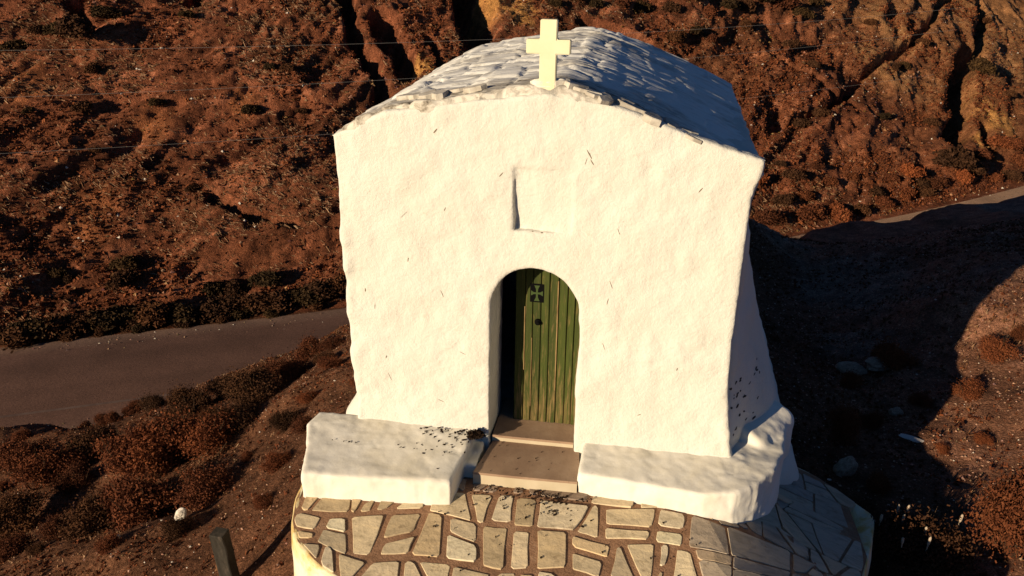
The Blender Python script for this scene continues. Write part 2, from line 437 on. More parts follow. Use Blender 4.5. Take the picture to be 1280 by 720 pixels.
    n1 = ramp(t, noise(t, v, .6, 7, .6), [(.3,(.75,.75,.75)), (.7,(1.15,1.15,1.15))])
    c = mix(t, 1.0, a.outputs['Color'], n1, 'MULTIPLY')
    c = mix(t, .9, c, ramp(t, noise(t, v, 14, 5, .8), [(.3,(.6,.6,.6)), (.6,(1.2,1.2,1.2)), (.72,(1.9,1.9,1.9))]), 'MULTIPLY')
    t.links.new(c, b.inputs['Base Color']); bump(t, b, noise(t, v, 30, 4), .4, .02); MAT['asphalt'] = m
    m, t, b = mat('faded_road_paint', .9, .1); v = coords(t)
    c = ramp(t, noise(t, v, 3, 6, .7), [(.35,(.13,.08,.062)), (.65,(.21,.14,.11))]); t.links.new(c, b.inputs['Base Color']); MAT['line'] = m
    # foliage kinds, per-face tone
    def fol(nm, dark, mid, light):
        m, t, b = mat(nm, .85, .1)
        a = N(t, 'Attribute', attribute_name='tone'); oi = N(t, 'ObjectInfo')
        c = ramp(t, a.outputs['Fac'], [(0, dark), (.55, mid), (1, light)])
        k = ramp(t, oi.outputs['Random'], [(0,(.62,.66,.7)), (.5,(1,1,1)), (1,(1.3,1.2,1.05))])
        c = mix(t, 1.0, c, k, 'MULTIPLY')
        t.links.new(c, b.inputs['Base Color']); MAT[nm] = m
    fol('rust_foliage', (.045,.015,.008), (.115,.036,.016), (.19,.064,.025))
    fol('brown_foliage', (.028,.013,.007), (.065,.028,.013), (.105,.047,.020))
    fol('olive_foliage', (.020,.012,.006), (.046,.026,.011), (.080,.046,.017))
    fol('red_foliage', (.075,.022,.010), (.175,.052,.020), (.25,.085,.032))
    fol('straw', (.08,.032,.014), (.19,.088,.040), (.42,.26,.15))
    m, t, b = mat('bark', .9, .1); b.inputs['Base Color'].default_value = (.06,.035,.02,1); MAT['bark'] = m
    m, t, b = mat('pale_stem', .85, .1); b.inputs['Base Color'].default_value = (.42,.33,.24,1); MAT['pale'] = m
    m, t, b = mat('pebble', .9, .15); a = N(t, 'Attribute', attribute_name='tint'); t.links.new(a.outputs['Color'], b.inputs['Base Color']); MAT['pebble'] = m
    m, t, b = mat('rock', .92, .15); v = coords(t); oi = N(t, 'ObjectInfo')
    c = ramp(t, noise(t, v, 5, 7, .65), [(.3,(.22,.15,.10)), (.55,(.40,.29,.20)), (.75,(.58,.47,.36))])
    t.links.new(c, b.inputs['Base Color']); bump(t, b, noise(t, v, 12, 6, .7), .6, .03); MAT['rock'] = m
    m, t, b = mat('white_rock', .9, .15); v = coords(t)
    c = ramp(t, noise(t, v, 9, 5), [(.3,(.58,.5,.40)), (.7,(.76,.70,.62))]); t.links.new(c, b.inputs['Base Color']); MAT['white_rock'] = m
    m, t, b = mat('grey_post', .85, .2); v = coords(t)
    c = ramp(t, noise(t, stretch(t, v, (4,4,1)), 5, 6, .65), [(.3,(.018,.014,.010)), (.55,(.038,.032,.024)), (.78,(.11,.08,.06))])
    t.links.new(c, b.inputs['Base Color']); bump(t, b, noise(t, v, 18, 5), .5, .01); MAT['post'] = m
    m, t, b = mat('dung', .95, .05); b.inputs['Base Color'].default_value = (.022,.013,.008,1); MAT['dung'] = m
    m, t, b = mat('grey_stain', .95, .05); b.inputs['Base Color'].default_value = (.055,.05,.045,1); MAT['stain'] = m
    m, t, b = mat('wire', .4, .5); b.inputs['Base Color'].default_value = (.36,.33,.29,1); MAT['wire'] = m
make_mats()
rng = np.random.default_rng(7); random.seed(7)

# ------------------------------------------------------------------ GROUND, ROAD, HILLSIDE
def axis_pts(spec):
    out = []
    for a, b, s in spec: out.append(np.arange(a, b, s))
    return np.concatenate(out+[[spec[-1][1]]])
def grid_faces(nx, ny):
    i = np.arange(nx*ny).reshape(nx, ny)
    return np.stack([i[:-1,:-1].ravel(), i[1:,:-1].ravel(), i[1:,1:].ravel(), i[:-1,1:].ravel()], 1)
def ground_tint(x, y):
    """base colour of the bare soil: dark reddish brown, paler trampled track in the hollow on the right"""
    n = fbm(x*.5, y*.5, seed=61, octaves=4)[:,None]
    c = np.array([.150,.068,.036]) + n*np.array([.06,.028,.014])
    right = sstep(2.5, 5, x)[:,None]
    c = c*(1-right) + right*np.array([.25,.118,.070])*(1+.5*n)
    pale = (sstep(.10, .35, fbm(x*.33+3, y*.33, seed=66, octaves=3))*sstep(3.5, 5, x)*sstep(6.5, 9, y))[:,None]
    for px, py, pr in ((4.7,9.6,1.3),(5.2,7.8,.9),(4.3,6.2,.8),(3.6,12,1.0)):
        pale = np.maximum(pale, (1-sstep(.5,1.1,np.hypot(x-px,(y-py)*.8)/pr+.5*fbm(x*1.4,y*1.4,seed=67,octaves=3)))[:,None]*.9)
    c = c*(1-pale) + pale*np.array([.23,.16,.115])
    return np.clip(c, .01, 1)
def build_ground():
    gx = axis_pts([(-150,-60,12),(-60,-26,2),(-26,-14,.5),(-14,11,.085),(11,26,.35),(26,50,1.5),(50,150,12)])
    gy = axis_pts([(-150,-40,12),(-40,-8,2),(-8,-3.2,.5),(-3.2,14,.085),(14,26,.25),(26,50,.8),(50,110,6)])
    X, Y = np.meshgrid(gx, gy, indexing='ij')
    Z = ground_z(X, Y)
    Z = np.where((np.abs(X-.1) < 1.55) & (Y > .1) & (Y < 4.3), np.minimum(Z, -.4), Z)
    F = grid_faces(len(gx), len(gy))
    u, v = uv_of(X.ravel(), Y.ravel())
    # nothing of the sheet may poke above the terrace
    V = np.stack([X.ravel(), Y.ravel(), Z.ravel()], 1)
    k = (V[:,0] > -2.3) & (V[:,0] < 3.55) & (V[:,1] > -2.6) & (V[:,1] < 1.5)
    V[k,2] = np.minimum(V[k,2], -.75-.25*np.maximum(V[k,0]-1.2, 0))
    keep = (v[F] < RHALF+.6).all(1)
    F = F[keep]
    used = np.unique(F); remap = np.full(len(V), -1); remap[used] = np.arange(len(used))
    m = mesh_np('ground', V[used], remap[F], smooth=True)
    vattr(m, 'tint', ground_tint(V[used,0], V[used,1]))
    o = link('ground', m, MAT['soil']); tag(o, kind='structure')
build_ground()
def build_road():
    us = np.arange(20, 190, .6); vs_ = np.array([-4.1,-3.2,-3.0,-2.4,-2.0,-1.6,-1.2,-.8,-.4,0,.4,.8,1.2,1.6,2.0,2.4,2.7,3.0,3.25])
    U, Vv = np.meshgrid(us, vs_, indexing='ij')
    x, y = xy_of(U.ravel(), Vv.ravel())
    z = np.full_like(x, ROAD_Z+.035) - .10*sstep(3.4, 4.1, np.abs(Vv.ravel())) - .06*(np.abs(Vv.ravel())/3)**2 + .05
    m = mesh_np('road', np.stack([x, y, z], 1), grid_faces(len(us), len(vs_)), smooth=True)
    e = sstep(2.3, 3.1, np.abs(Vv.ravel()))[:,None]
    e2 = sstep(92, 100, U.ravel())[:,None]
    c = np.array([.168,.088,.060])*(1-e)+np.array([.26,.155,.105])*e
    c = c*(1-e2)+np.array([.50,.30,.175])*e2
    lane = np.exp(-((np.abs(np.abs(Vv.ravel()-.5)-.9))/.35)**2)[:,None]
    c = c*(1-.16*lane)*(1+.10*fbm(U.ravel()*.3, Vv.ravel()*1.5, seed=81, octaves=3)[:,None])
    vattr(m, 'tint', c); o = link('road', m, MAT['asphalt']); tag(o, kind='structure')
    # faded edge line on the near side
    us = np.arange(40, 110, .5); off = -1.55
    pts = []
    for d in (-.06, .06):
        x, y = xy_of(us, np.full_like(us, off+d)); pts.append(np.stack([x, y, np.full_like(x, ROAD_Z+.035+.05-.06*(off/3)**2+.006)], 1))
    n = len(us); F = np.stack([np.arange(n-1), np.arange(1,n), n+np.arange(1,n), n+np.arange(n-1)], 1)
    o2 = link('road_line', mesh_np('road_line', np.concatenate(pts), F), MAT['line'], o); tag(o2, kind='structure')
build_road()
def hill_tint(u, v):
    n = fbm(u*.12, v*.22, seed=71, octaves=4)[:,None]; n2 = fbm(u*.5, v*.8, seed=72, octaves=3)[:,None]
    red = np.array([.225,.078,.038]); gold = np.array([.38,.19,.078]); drk = np.array([.12,.045,.021])
    g = sstep(96, 128, u + 14*n[:,0])[:,None]*.75*sstep(3,11,v)[:,None]
    c = red*(1-g)+gold*g
    c = c*(1+.40*n2)
    ra = .5; e = u*math.cos(ra)+v*1.6*math.sin(ra); f = -u*math.sin(ra)+v*1.6*math.cos(ra)
    stk = fbm(e*.45, f*2.6, seed=74, octaves=3)[:,None]
    c = c*(1+.9*np.clip(stk, -.6, .8)*sstep(128, 100, u)[:,None]) + .05*sstep(.32,.6,stk)*np.array([1,.62,.40])
    k = sstep(.10, .45, n)
    c = c*(1-.55*k)+drk*.55*k
    for (pu, pv, pr, pk) in PATCHES:
        d = np.hypot((u-pu), (v-pv)*.75)
        w = (1-sstep(.35, 1.0, d/pr + .5*fbm(u*1.2, v*1.2, seed=77, octaves=2)))[:,None]
        c = c*(1-w)+w*np.array([(.55,.27,.085),(.40,.20,.085),(.33,.12,.050)][pk])
    return np.clip(c, .008, 1)
def build_hill():
    # the visible stretch is dense, the rest of the valley side coarse
    us = axis_pts([(0,50,3.0),(50,58,.6),(58,104,.125),(104,150,.19),(150,200,2.5)])
    vs_ = axis_pts([(RHALF,6,.12),(6,26,.125),(26,34,.4),(34,90,4)])
    U, Vv = np.meshgrid(us, vs_, indexing='ij'); U = U.ravel(); Vv = Vv.ravel()
    P = hill_point(U, Vv)
    m = mesh_np('hillside', P, grid_faces(len(us), len(vs_)), smooth=True)
    vattr(m, 'tint', hill_tint(U, Vv))
    o = link('hillside', m, MAT['hill_soil']); tag(o, kind='structure')
    # make sure it faces the road
    if m.polygons[len(m.polygons)//2].normal.z < 0: m.flip_normals()
build_hill()
# ------------------------------------------------------------------ CHAPEL
def sdf_obj(name, func, lo, hi, h, material, parent, big=.016, small=.006, seed=1, edge=None):
    V, F = surface_nets(func, lo, hi, h)
    V = plaster(V, F, big, small, seed, edge=edge)
    m = mesh_np(name, V, F, smooth=True)
    return link(name, m, material, parent)
BODY = [(-1.77,-1.0),(-1.775,.22),(-1.806,1.05),(-1.838,2.35),(-1.848,3.05),(-1.365,3.27),(-.54,3.405),(.02,3.475),(.505,3.415),(1.09,3.225),(1.41,3.125),
        (1.785,3.02),(1.765,2.86),(1.718,2.69),(1.705,1.8),(1.712,1.0),(1.79,.32),(1.835,.2),(1.835,-1.0)]
def body_sdf(x, y, z):
    X, Zz = x[:,0,:], z[:,0,:]+0*x[:,0,:]
    d2 = np.where(y < .14, poly_sdf(BODY, X, Zz)[:,None,:], poly_sdf(BODY, X, Zz+.085)[:,None,:])
    d = rmax(d2, np.abs(y-2.2)-2.2, .035)
    # arched doorway
    bx = np.maximum(np.abs(x+.045)-.402, np.abs(z-.80)-.75)
    ci = np.hypot(x+.045, z-1.545)-.402
    arch = np.maximum(np.minimum(bx, ci), y-.75)
    d = np.where(-arch > d-.03, rmax(d, -arch, .025), d)
    inner = np.maximum(np.maximum(np.abs(x)-1.35, np.abs(y-2.3)-1.68), np.abs(z-1.45)-1.35)
    d = np.maximum(d, -inner)
    # shallow niche above it, deepest at its lower left corner
    dep = .006+.085*np.clip((.30-x)/.55, 0, 1)*np.clip((2.95-z)/.66, 0, 1)
    ni = np.maximum(np.maximum(np.abs(x-.005)-.25, np.abs(z-2.565)-.275), y-dep)
    return rmax(d, -ni, .012)
chapel = empty('chapel')
tag(chapel, 'small whitewashed stone chapel with arched green door, low vaulted roof and a roof cross', 'chapel')
wall = sdf_obj('wall', body_sdf, (-2.0,-.1,-.9), (2.0,4.55,3.62), .022, MAT['white'], chapel, .014, .008, 11,
    edge=lambda x, y, z: np.exp(-((np.abs(x)-1.8)/.10)**2)*(y < .4)*1.6 + .8*np.exp(-((z-np.interp(x,[p[0] for p in BODY[4:11]],[p[1] for p in BODY[4:11]]))/.07)**2)*(y < .1))
# dark specks, a crack and a few flaked spots on the front
def flake_poly(bm, pts, y):
    vs_ = [bm.verts.new((a, y(a, b) if callable(y) else y, b)) for a, b in pts]; bm.faces.new(vs_)
# roof
RT = [(-1.90,3.035),(-1.365,3.31),(-.54,3.46),(-.15,3.525),(.10,3.535),(.34,3.485),(.62,3.385),(1.09,3.20),(1.45,3.05),(1.80,2.895)]
ROOF = RT + [(1.77,2.83),(1.40,2.96),(1.0,3.09),(.5,3.33),(0,3.40),(-.54,3.33),(-1.365,3.18),(-1.86,2.985)]
def roof_sdf(x, y, z):
    zz = z-.017*y
    X = np.broadcast_to(x[:,0,:], (x.shape[0], z.shape[2]))
    ys = y.ravel(); out = np.empty((x.shape[0], len(ys), z.shape[2]), np.float32)
    for j, yv in enumerate(ys):
        out[:,j,:] = poly_sdf(ROOF, X, z[:,0,:]-.018*yv+0*X)
    fr = .035*vnoise(x*3.1+5, x*0, seed=3)
    return rmax(out, np.abs(y-2.25)-(2.215+fr*(y<1)), .03)
def build_roof():
    V, F = surface_nets(roof_sdf, (-2.1,-.12,2.75), (2.1,4.65,3.80), .028)
    Nn = vnormals(V, F); x, y, z = V.T
    rs = 1-.55*sstep(.3,.7,x)
    d = .013*rs*fbm(x*1.5, y*3.6, seed=21, octaves=3) +   .010*rs*fbm(x*4, y*7, z*4, seed=22, octaves=3)
    d += .014*rs*np.abs(fbm(x*1.1, y*1.9, seed=23, octaves=2))-.01
    d -= .02*rs*sstep(.25, .5, fbm(x*2.2, y*8.5, seed=24, octaves=2))*sstep(-1.9,-1.2,x)
    up = Nn[:,2] > .4
    # loose flat slabs under the wash: jittered cells of slightly different height
    sx, sy = x*2.9+.25*vnoise(x*3,y*3,seed=61), y*2.3+.25*vnoise(x*3,y*3,seed=62)
    best = np.full(x.shape, 9.0); sec = best.copy(); hh = np.zeros(x.shape)
    for a in (-1,0,1):
        for b in (-1,0,1):
            cx, cy = np.floor(sx)+a, np.floor(sy)+b
            px = cx+.1+.8*_hash(cx,cy,cx*0,63); py = cy+.1+.8*_hash(cx,cy,cx*0,64)
            dd = np.hypot(sx-px, sy-py); hv = _hash(cx,cy,cx*0,65)
            nb = dd < best; sec = np.where(nb, best, np.minimum(sec, dd)); hh = np.where(nb, hv, hh); best = np.where(nb, dd, best)
    slab = .030*(hh-.5)-.018*(1-sstep(.02,.16,sec-best))
    d += slab*np.where(x > .3, .35, 1.0)
    # slate courses telegraph through the wash on the right-hand slope
    st = ((x*2.1+.35*vnoise(x*.9,y*1.2,seed=28)+.06*y) % 1.0)
    d += np.where(x > .2, .008*(st-.5)*sstep(.2,.5,x), .012*(((-x*1.7+.3*vnoise(x,y,seed=29)) % 1)-.5))
    V = V+Nn*np.where(up, d, .5*d)[:,None]
    m = mesh_np('roof', V, F, smooth=True)
    dirt = (1-sstep(.10, .85, y+.35*fbm(x*2, y*2, seed=26, octaves=3)))*.85 + .5*sstep(.15,.5,fbm(x*1.2,y*2.5,seed=27,octaves=3))
    dirt *= np.where(Nn[:,2] > .2, 1, .85)
    vattr(m, 'dirt', np.clip(dirt, 0, 1))
    return link('roof', m, MAT['roof'], chapel)
roof = build_roof()
def roof_top(x, y): return np.interp(x, [p[0] for p in RT], [p[1] for p in RT])+.018*y
def build_edge_slates():
    r = random.Random(5)
    for k in range(24):
        x = (.18+.115*k if k < 11 else -1.55+.135*(k-11))+r.uniform(-.05,.05); y = r.uniform(.0,.16) if k < 11 else r.uniform(.02,.30)
        if k > 10 and r.random() < .35: continue
        if k in (9, 10): y = r.uniform(.0,.05)
        w = r.uniform(.07,.15); dpt = r.uniform(.05,.12); th = r.uniform(.014,.03)
        z = float(roof_top(x, y)); sl = float(roof_top(x+.05,y)-roof_top(x-.05,y))/.1
        b2 = bmesh.new(); n = 7; ph = r.random()*6
        pts = [(w*math.cos(ph+i/n*6.283)*r.uniform(.65,1.1), dpt*math.sin(ph+i/n*6.283)*r.uniform(.65,1.1)) for i in range(n)]
        prism(b2, pts, -th, th, .006)
        M = Matrix.Translation((x, y+.03, z+.008)) @ Matrix.Rotation(-math.atan(sl)+r.uniform(-.12,.10), 4, 'Y') @ Matrix.Rotation(r.uniform(-.1,.14), 4, 'X')
        b2.transform(M); bm_link('roof_shingle', b2, MAT['slate'], roof)
build_edge_slates()
# cross
def build_cross():
    bm = bmesh.new()
    P = [(-.068,3.44),(.068,3.44),(.068,3.775),(.178,3.775),(.178,3.888),(.068,3.888),(.068,4.04),(-.068,4.04),(-.068,3.888),(-.178,3.888),(-.178,3.775),(-.068,3.775)]
    f = [bm.verts.new((x+.004, .05, z)) for x, z in P]; b = [bm.verts.new((x+.004, .13, z)) for x, z in P]
    bm.faces.new(f); bm.faces.new(list(reversed(b)))
    for i in range(12): bm.faces.new((f[i], b[i], b[(i+1)%12], f[(i+1)%12]))
    bmesh.ops.recalc_face_normals(bm, faces=bm.faces)
    bmesh.ops.bevel(bm, geom=list(bm.edges), offset=.006, segments=2, affect='EDGES')
    o = bm_link('cross', bm, MAT['cross'], chapel); return o
build_cross()
def build_cross_base():
    bm = bmesh.new(); bmesh.ops.create_icosphere(bm, subdivisions=4, radius=1)
    for v in bm.verts:
        c = v.co.copy(); k = 1+.25*float(vnoise(c.x*1.6+4, c.y*1.6, c.z*1.6, seed=8))+.10*float(vnoise(c.x*5, c.y*5, c.z*5, seed=9))
        v.co = Vector((c.x*k*.15+.01, c.y*k*.075+.115, c.z*k*.045+3.535))
    bm_link('cross_base', bm, MAT['worn'], chapel, True)
build_cross_base()
# sloping buttresses hugging both flanks
def butt_r(x, y, z):
    e = 1.74+.66*np.clip(1-(z-.1)/2.35, 0, 1.3)**1.25*sstep(-.10, 1.05, y)
    return rmax(rmax((x-e)*.92, 1.45-x, .05), rmax(np.abs(y-2.2)-2.1, z-2.42, .05), .06)
butt = sdf_obj('buttress', butt_r, (1.35,-.15,-1.0), (2.75,4.55,2.6), .03, MAT['white'], chapel, .035, .008, 31)
def butt_l(x, y, z):
    e = 1.70+.40*np.clip(1-(z-.05)/.75, 0, 1.5)*sstep(.25, 1.1, y)
    return rmax(rmax((-x-e)*.9, 1.45+x, .05), rmax(np.abs(y-2.25)-2.1, z-1.5, .05), .07)
sdf_obj('buttress', butt_l, (-2.75,-.1,-1.0), (-1.35,4.55,1.7), .03, MAT['white'], chapel, .045, .010, 33)
# benches
BL = [(-.585,.12),(-.60,-.40),(-.635,-.81),(-1.3,-.875),(-1.975,-.925),(-2.08,-.58),(-2.235,-.17),(-2.19,.05),(-1.65,.09)]
def bench_l(x, y, z):
    d2 = poly_sdf(BL, x[:,:,0], y[:,:,0]+0*x[:,:,0])[:,:,None]
    d = rmax(d2, z-(.245+.05*y)*np.ones_like(x), .035)
    led = np.maximum(np.maximum(np.abs(x+.55)-.055, np.abs(y+.18)-.24), z-.135)
    lump = np.sqrt(((x+1.96)/.17)**2+((y-.46)/.26)**2+((z-.18)/.20)**2)-1
    return np.minimum(d, led)
sdf_obj('bench', bench_l, (-2.45,-1.1,-.9), (-.4,.8,.6), .017, MAT['worn'], chapel, .010, .009, 41)
BR = [(.452,.12),(.452,-.47),(1.0,-.52),(1.55,-.575),(1.82,-.52),(2.02,-.36),(2.19,-.12),(2.31,.20),(2.37,.60),(2.34,1.05),(1.65,1.05),(1.65,.12)]
def bench_r(x, y, z):
    d2 = poly_sdf(BR, x[:,:,0], y[:,:,0]+0*x[:,:,0])[:,:,None]
    top = .24+.06*y*(1-sstep(1.4,2.2,x))
    d = rmax(d2, z-top, .03)
    a = (x-2.17)*.86-(y-.62)*.5; b = (x-2.17)*.5+(y-.62)*.86
    lump = rmax(rmax(np.abs(a)-.17, np.abs(b)-.38, .08), np.abs(z-.1+.42*a)-.25, .07)
    return smin(d, lump, .05)
sdf_obj('bench', bench_r, (.35,-.8,-1.0), (2.75,1.35,.75), .017, MAT['worn'], chapel, .014, .010, 43)
# steps
def step(pts, zt, z0, name):
    bm = bmesh.new(); prism(bm, pts, z0, zt-.022, .004); o = bm_link(name, bm, MAT['riser'], chapel)
    cx = sum(p[0] for p in pts)/len(pts); cy = sum(p[1] for p in pts)/len(pts)
    bm = bmesh.new(); prism(bm, [(cx+(x-cx)*1.006, cy+(y-cy)*1.012) for x, y in pts], zt-.021, zt, .006); bm_link('tread', bm, MAT['tread'], o)
step([(-.502,-.505),(-.2,-.50),(.10,-.492),(.448,-.478),(.442,-.2),(.40,.105),(-.42,.105),(-.46,-.2)], .122, -.3, 'step')
step([(-.436,.055),(0,.06),(.352,.068),(.356,.80),(-.44,.80)], .182, -.2, 'threshold')
# door
def build_door():
    root = empty('door', (0,0,0)); root.parent = chapel
    edges = [-.285,-.19,-.115,-.035,.045,.13,.215,.285,.37]
    r = random.Random(3)
    Vs, Fs, tone, wear = [], [], [], []
    gap = .0035
    for a, b in zip(edges[:-1], edges[1:]):
        def top(x): return 1.545+math.sqrt(max(.43**2-(x+.045)**2, .0004))
        y0 = .385+r.uniform(-.003,.003); tn = r.uniform(.15,.75)
        xs = [a+gap, a+gap+.006, b-gap-.006, b-gap]; ys = [y0+.007, y0, y0, y0+.007]
        nz = 24; base = len(Vs)
        hole = (a < -.142+.13 and b > -.142)
        for i in range(nz+1):
            for xx, yy in zip(xs, ys):
                zt = top(xx); z = .186+(zt-.186)*i/nz
                Vs.append((xx+.002*math.sin(z*3+a*9), yy, z)); tone.append(tn+.25*(xx > .12))
                wear.append(.13*math.exp(-((z-.25)/.45)**2)+.02*(a>-.2))
        for i in range(nz):
            for k in range(3):
                p = base+i*4+k; Fs.append((p, p+1, p+5, p+4))
        # board sides
        for i in range(nz):
            p = base+i*4
            q = len(Vs)
            for (idx, s) in ((p, 0), (p+4, 0)):
                v = Vs[idx]; Vs.append((v[0], v[1]+.03, v[2])); tone.append(.1); wear.append(0)
            Fs.append((p, p+4, q+1, q))
            p = base+i*4+3; q = len(Vs)
            for idx in (p, p+4):
                v = Vs[idx]; Vs.append((v[0], v[1]+.03, v[2])); tone.append(.1); wear.append(0)
            Fs.append((p+4, p, q, q+1))
    m = mesh_np('boards', np.array(Vs), np.array(Fs))
    vattr(m, 'tone', np.clip(tone, 0, 1)); vattr(m, 'wear', wear)
    link('boards', m, MAT['door'], root)
    bm = bmesh.new(); add_box(bm, (.075,.424,1.06), (.64,.012,1.80)); bm_link('door_backing', bm, MAT['black'], root)
    # bare-wood gaps where a cover strip is gone
    bm = bmesh.new()
    for x, z0, z1, w in ((-.190,.75,1.42,.009),(.120,.55,1.70,.011),(-.118,.35,1.10,.006)):
        add_box(bm, (x,.383,(z0+z1)/2), (w,.008,z1-z0), bevel=.002)
    bm_link('bare_wood_strip', bm, MAT['barewood'], root)
    # square peephole: black plate standing in for its dark opening, with a cross-shaped grille
    bm = bmesh.new(); add_box(bm, (-.078,.3825,1.565), (.130,.008,.185)); w = bm_link('peephole', bm, MAT['black'], root)
    bm = bmesh.new()
    cx, cz = -.078, 1.565
    for dx, dz in ((0,1),(0,-1),(1,0),(-1,0)):
        L = .078 if dx == 0 else .056
        tip = .026; p = []
        for (l, ww) in ((0,.008),(L*.55,.010),(L,tip)):
            p.append((l, ww))
        pts = [(l, -ww) for l, ww in p]+[(l, ww) for l, ww in reversed(p)]
        f = []
        for yy in (.375,.379):
            f.append([bm.verts.new((cx+dx*l-dz*q*abs(dz), yy-.0004*abs(dx), cz+dz*l+dx*q*abs(dx))) for l, q in pts])
        n = len(pts)
        bm.faces.new(f[0]); bm.faces.new(list(reversed(f[1])))
        for i in range(n): bm.faces.new((f[0][i], f[1][i], f[1][(i+1)%n], f[0][(i+1)%n]))
    bmesh.ops.recalc_face_normals(bm, faces=bm.faces)
    bm_link('cross_grille', bm, MAT['grille'], w)
    # round iron lock with its pull
    bm = bmesh.new()
    bmesh.ops.create_cone(bm, cap_ends=True, segments=20, radius1=.034, radius2=.028, depth=.018, matrix=Matrix.Translation((-.062,.372,1.27)) @ Matrix.Rotation(math.pi/2, 4, 'X'))
    bmesh.ops.create_uvsphere(bm, u_segments=12, v_segments=8, radius=.018, matrix=Matrix.Translation((-.055,.353,1.268)))
    bm_link('handle', bm, MAT['black'], root, True)
m, t, b = mat('bare_wood', .85, .2); v = coords(t)
c = ramp(t, noise(t, stretch(t, v, (20,1,2)), 3, 5), [(.3,(.12,.07,.025)), (.7,(.36,.25,.11))]); t.links.new(c, b.inputs['Base Color']); MAT['barewood'] = m
m, t, b = mat('green_metal', .6, .3); b.inputs['Base Color'].default_value = (.040,.066,.014,1); MAT['grille'] = m
build_door()
# weather marks: chips and hairline cracks lying on the real plaster surface
from mathutils.bvhtree import BVHTree
def bvh_of(o): return BVHTree.FromPolygons([v.co for v in o.data.vertices], [p.vertices for p in o.data.polygons])
def marks(name, hits, material, parent, seed):
    """hits: (location, normal, length, width, direction)"""
    r = random.Random(seed)
    for co, n, L, w, dv in hits:
        bm = bmesh.new()
        n = n.normalized(); t1 = (dv-n*dv.dot(n)).normalized(); t2 = n.cross(t1)
        k = 9; pts = []
        for i in range(k):
            a = i/k*6.283; pts.append(co+t1*math.cos(a)*L*r.uniform(.6,1.1)+t2*math.sin(a)*w*r.uniform(.5,1.2))
        lo = [bm.verts.new(p-n*.012) for p in pts]; hi = [bm.verts.new(p+n*.0025) for p in pts]
        bm.faces.new(hi)
        for i in range(k): bm.faces.new((lo[i], lo[(i+1)%k], hi[(i+1)%k], hi[i]))
        bmesh.ops.recalc_face_normals(bm, faces=bm.faces)
        bm_link(name, bm, material, parent)
def build_marks():
    r = random.Random(44); bv = bvh_of(wall); hits = []
    spec = [(.385,2.985,.055,.006,-1.05),(.405,2.93,.03,.004,-1.0),(-.93,3.12,.03,.006,.9),(-.36,2.78,.03,.004,.8),(.62,1.86,.05,.004,-1.2),(.60,1.70,.035,.003,1.4),
            (-1.62,1.62,.02,.006,1.5),(-1.2,1.95,.028,.005,1.4),(.0,2.285,.012,.008,.2),(-.08,2.29,.008,.006,0),(1.3,2.75,.03,.004,.9),(-.85,2.45,.02,.004,1.2),(1.25,1.1,.02,.004,1.3),(-1.45,.95,.018,.005,1.4),(.95,.6,.02,.004,.5)]
    spec += [(r.uniform(-1.65,1.6), r.uniform(.5,3.0), r.uniform(.012,.05), r.uniform(.0015,.003), r.choice([1.3,1.5,-1.2,.8,-.4])) for q in range(12)]
    spec = [q for q in spec if not (abs(q[0]+.045) < .5 and q[1] < 2.05)]
    for x, z, L, w, a in spec:
        co, n, i, d = bv.ray_cast(Vector((x, -1, z)), Vector((0,1,0)))
        if co and co.y < .2: hits.append((co, n, L, w, Vector((math.cos(a), 0, math.sin(a)))))
    marks('crack', hits, MAT['crack'], chapel, 3)
    bv = bvh_of(butt); hits = []
    for k in range(30):
        y = r.uniform(.10,.75); z = r.uniform(.36,.95)
        if r.random() < .3: z = r.uniform(.75,.95)
        co, n, i, d = bv.ray_cast(Vector((4, y, z)), Vector((-1,0,0)))
        if co: hits.append((co, n, r.uniform(.012,.04), r.uniform(.008,.016), Vector((.2,1,r.uniform(-.3,.3)))))
    marks('bare_patch', hits, MAT['stain'], butt, 5)
m, t, b = mat('crack_grey', .95, .05); b.inputs['Base Color'].default_value = (.20,.15,.10,1); MAT['crack'] = m
build_marks()

# ------------------------------------------------------------------ PAVED TERRACE
def TZ(x, y):
    x = np.asarray(x, float); y = np.asarray(y, float)
    t = np.maximum(x-1.5, 0); m = sstep(1.3, 1.9, x)
    z = .15*(y+.6)*(y < -.6)*(1-m) - .07*(y+1.0)*m - .33*(t-.16*(1-np.exp(-t/.16)))
    k = np.maximum((x-2.28)+.5*np.minimum(y+.15,0), 0)
    return z - .07*sstep(0, .06, k) - .04*k + .006*vnoise(x*2.2, y*2.2, seed=90)
TERR = [(-2.12,.3),(-2.04,-.93),(-1.95,-1.25),(-1.84,-1.42),(-1.58,-1.62),(-1.2,-1.80),(-.8,-1.95),(.2,-2.25),(1.2,-2.45),(2.6,-2.4),(2.95,-1.7),(2.88,-1.1),(3.0,-.45),(3.28,.35),(3.42,.9),(2.9,1.25),(2.2,1.3)]
def clip_half(P, px, py, nx, ny):
    out = []
    for i in range(len(P)):
        a = P[i-1]; b = P[i]
        da = (a[0]-px)*nx+(a[1]-py)*ny; db = (b[0]-px)*nx+(b[1]-py)*ny
        if da <= 0: out.append(a)
        if (da < 0 < db) or (db < 0 < da):
            t = da/(da-db); out.append((a[0]+(b[0]-a[0])*t, a[1]+(b[1]-a[1])*t))
    return out
def parea(P): return .5*sum(P[i-1][0]*P[i][1]-P[i][0]*P[i-1][1] for i in range(len(P)))
def in_poly(P, x, y): return float(poly_sdf(P, np.array([x]), np.array([y]))[0])
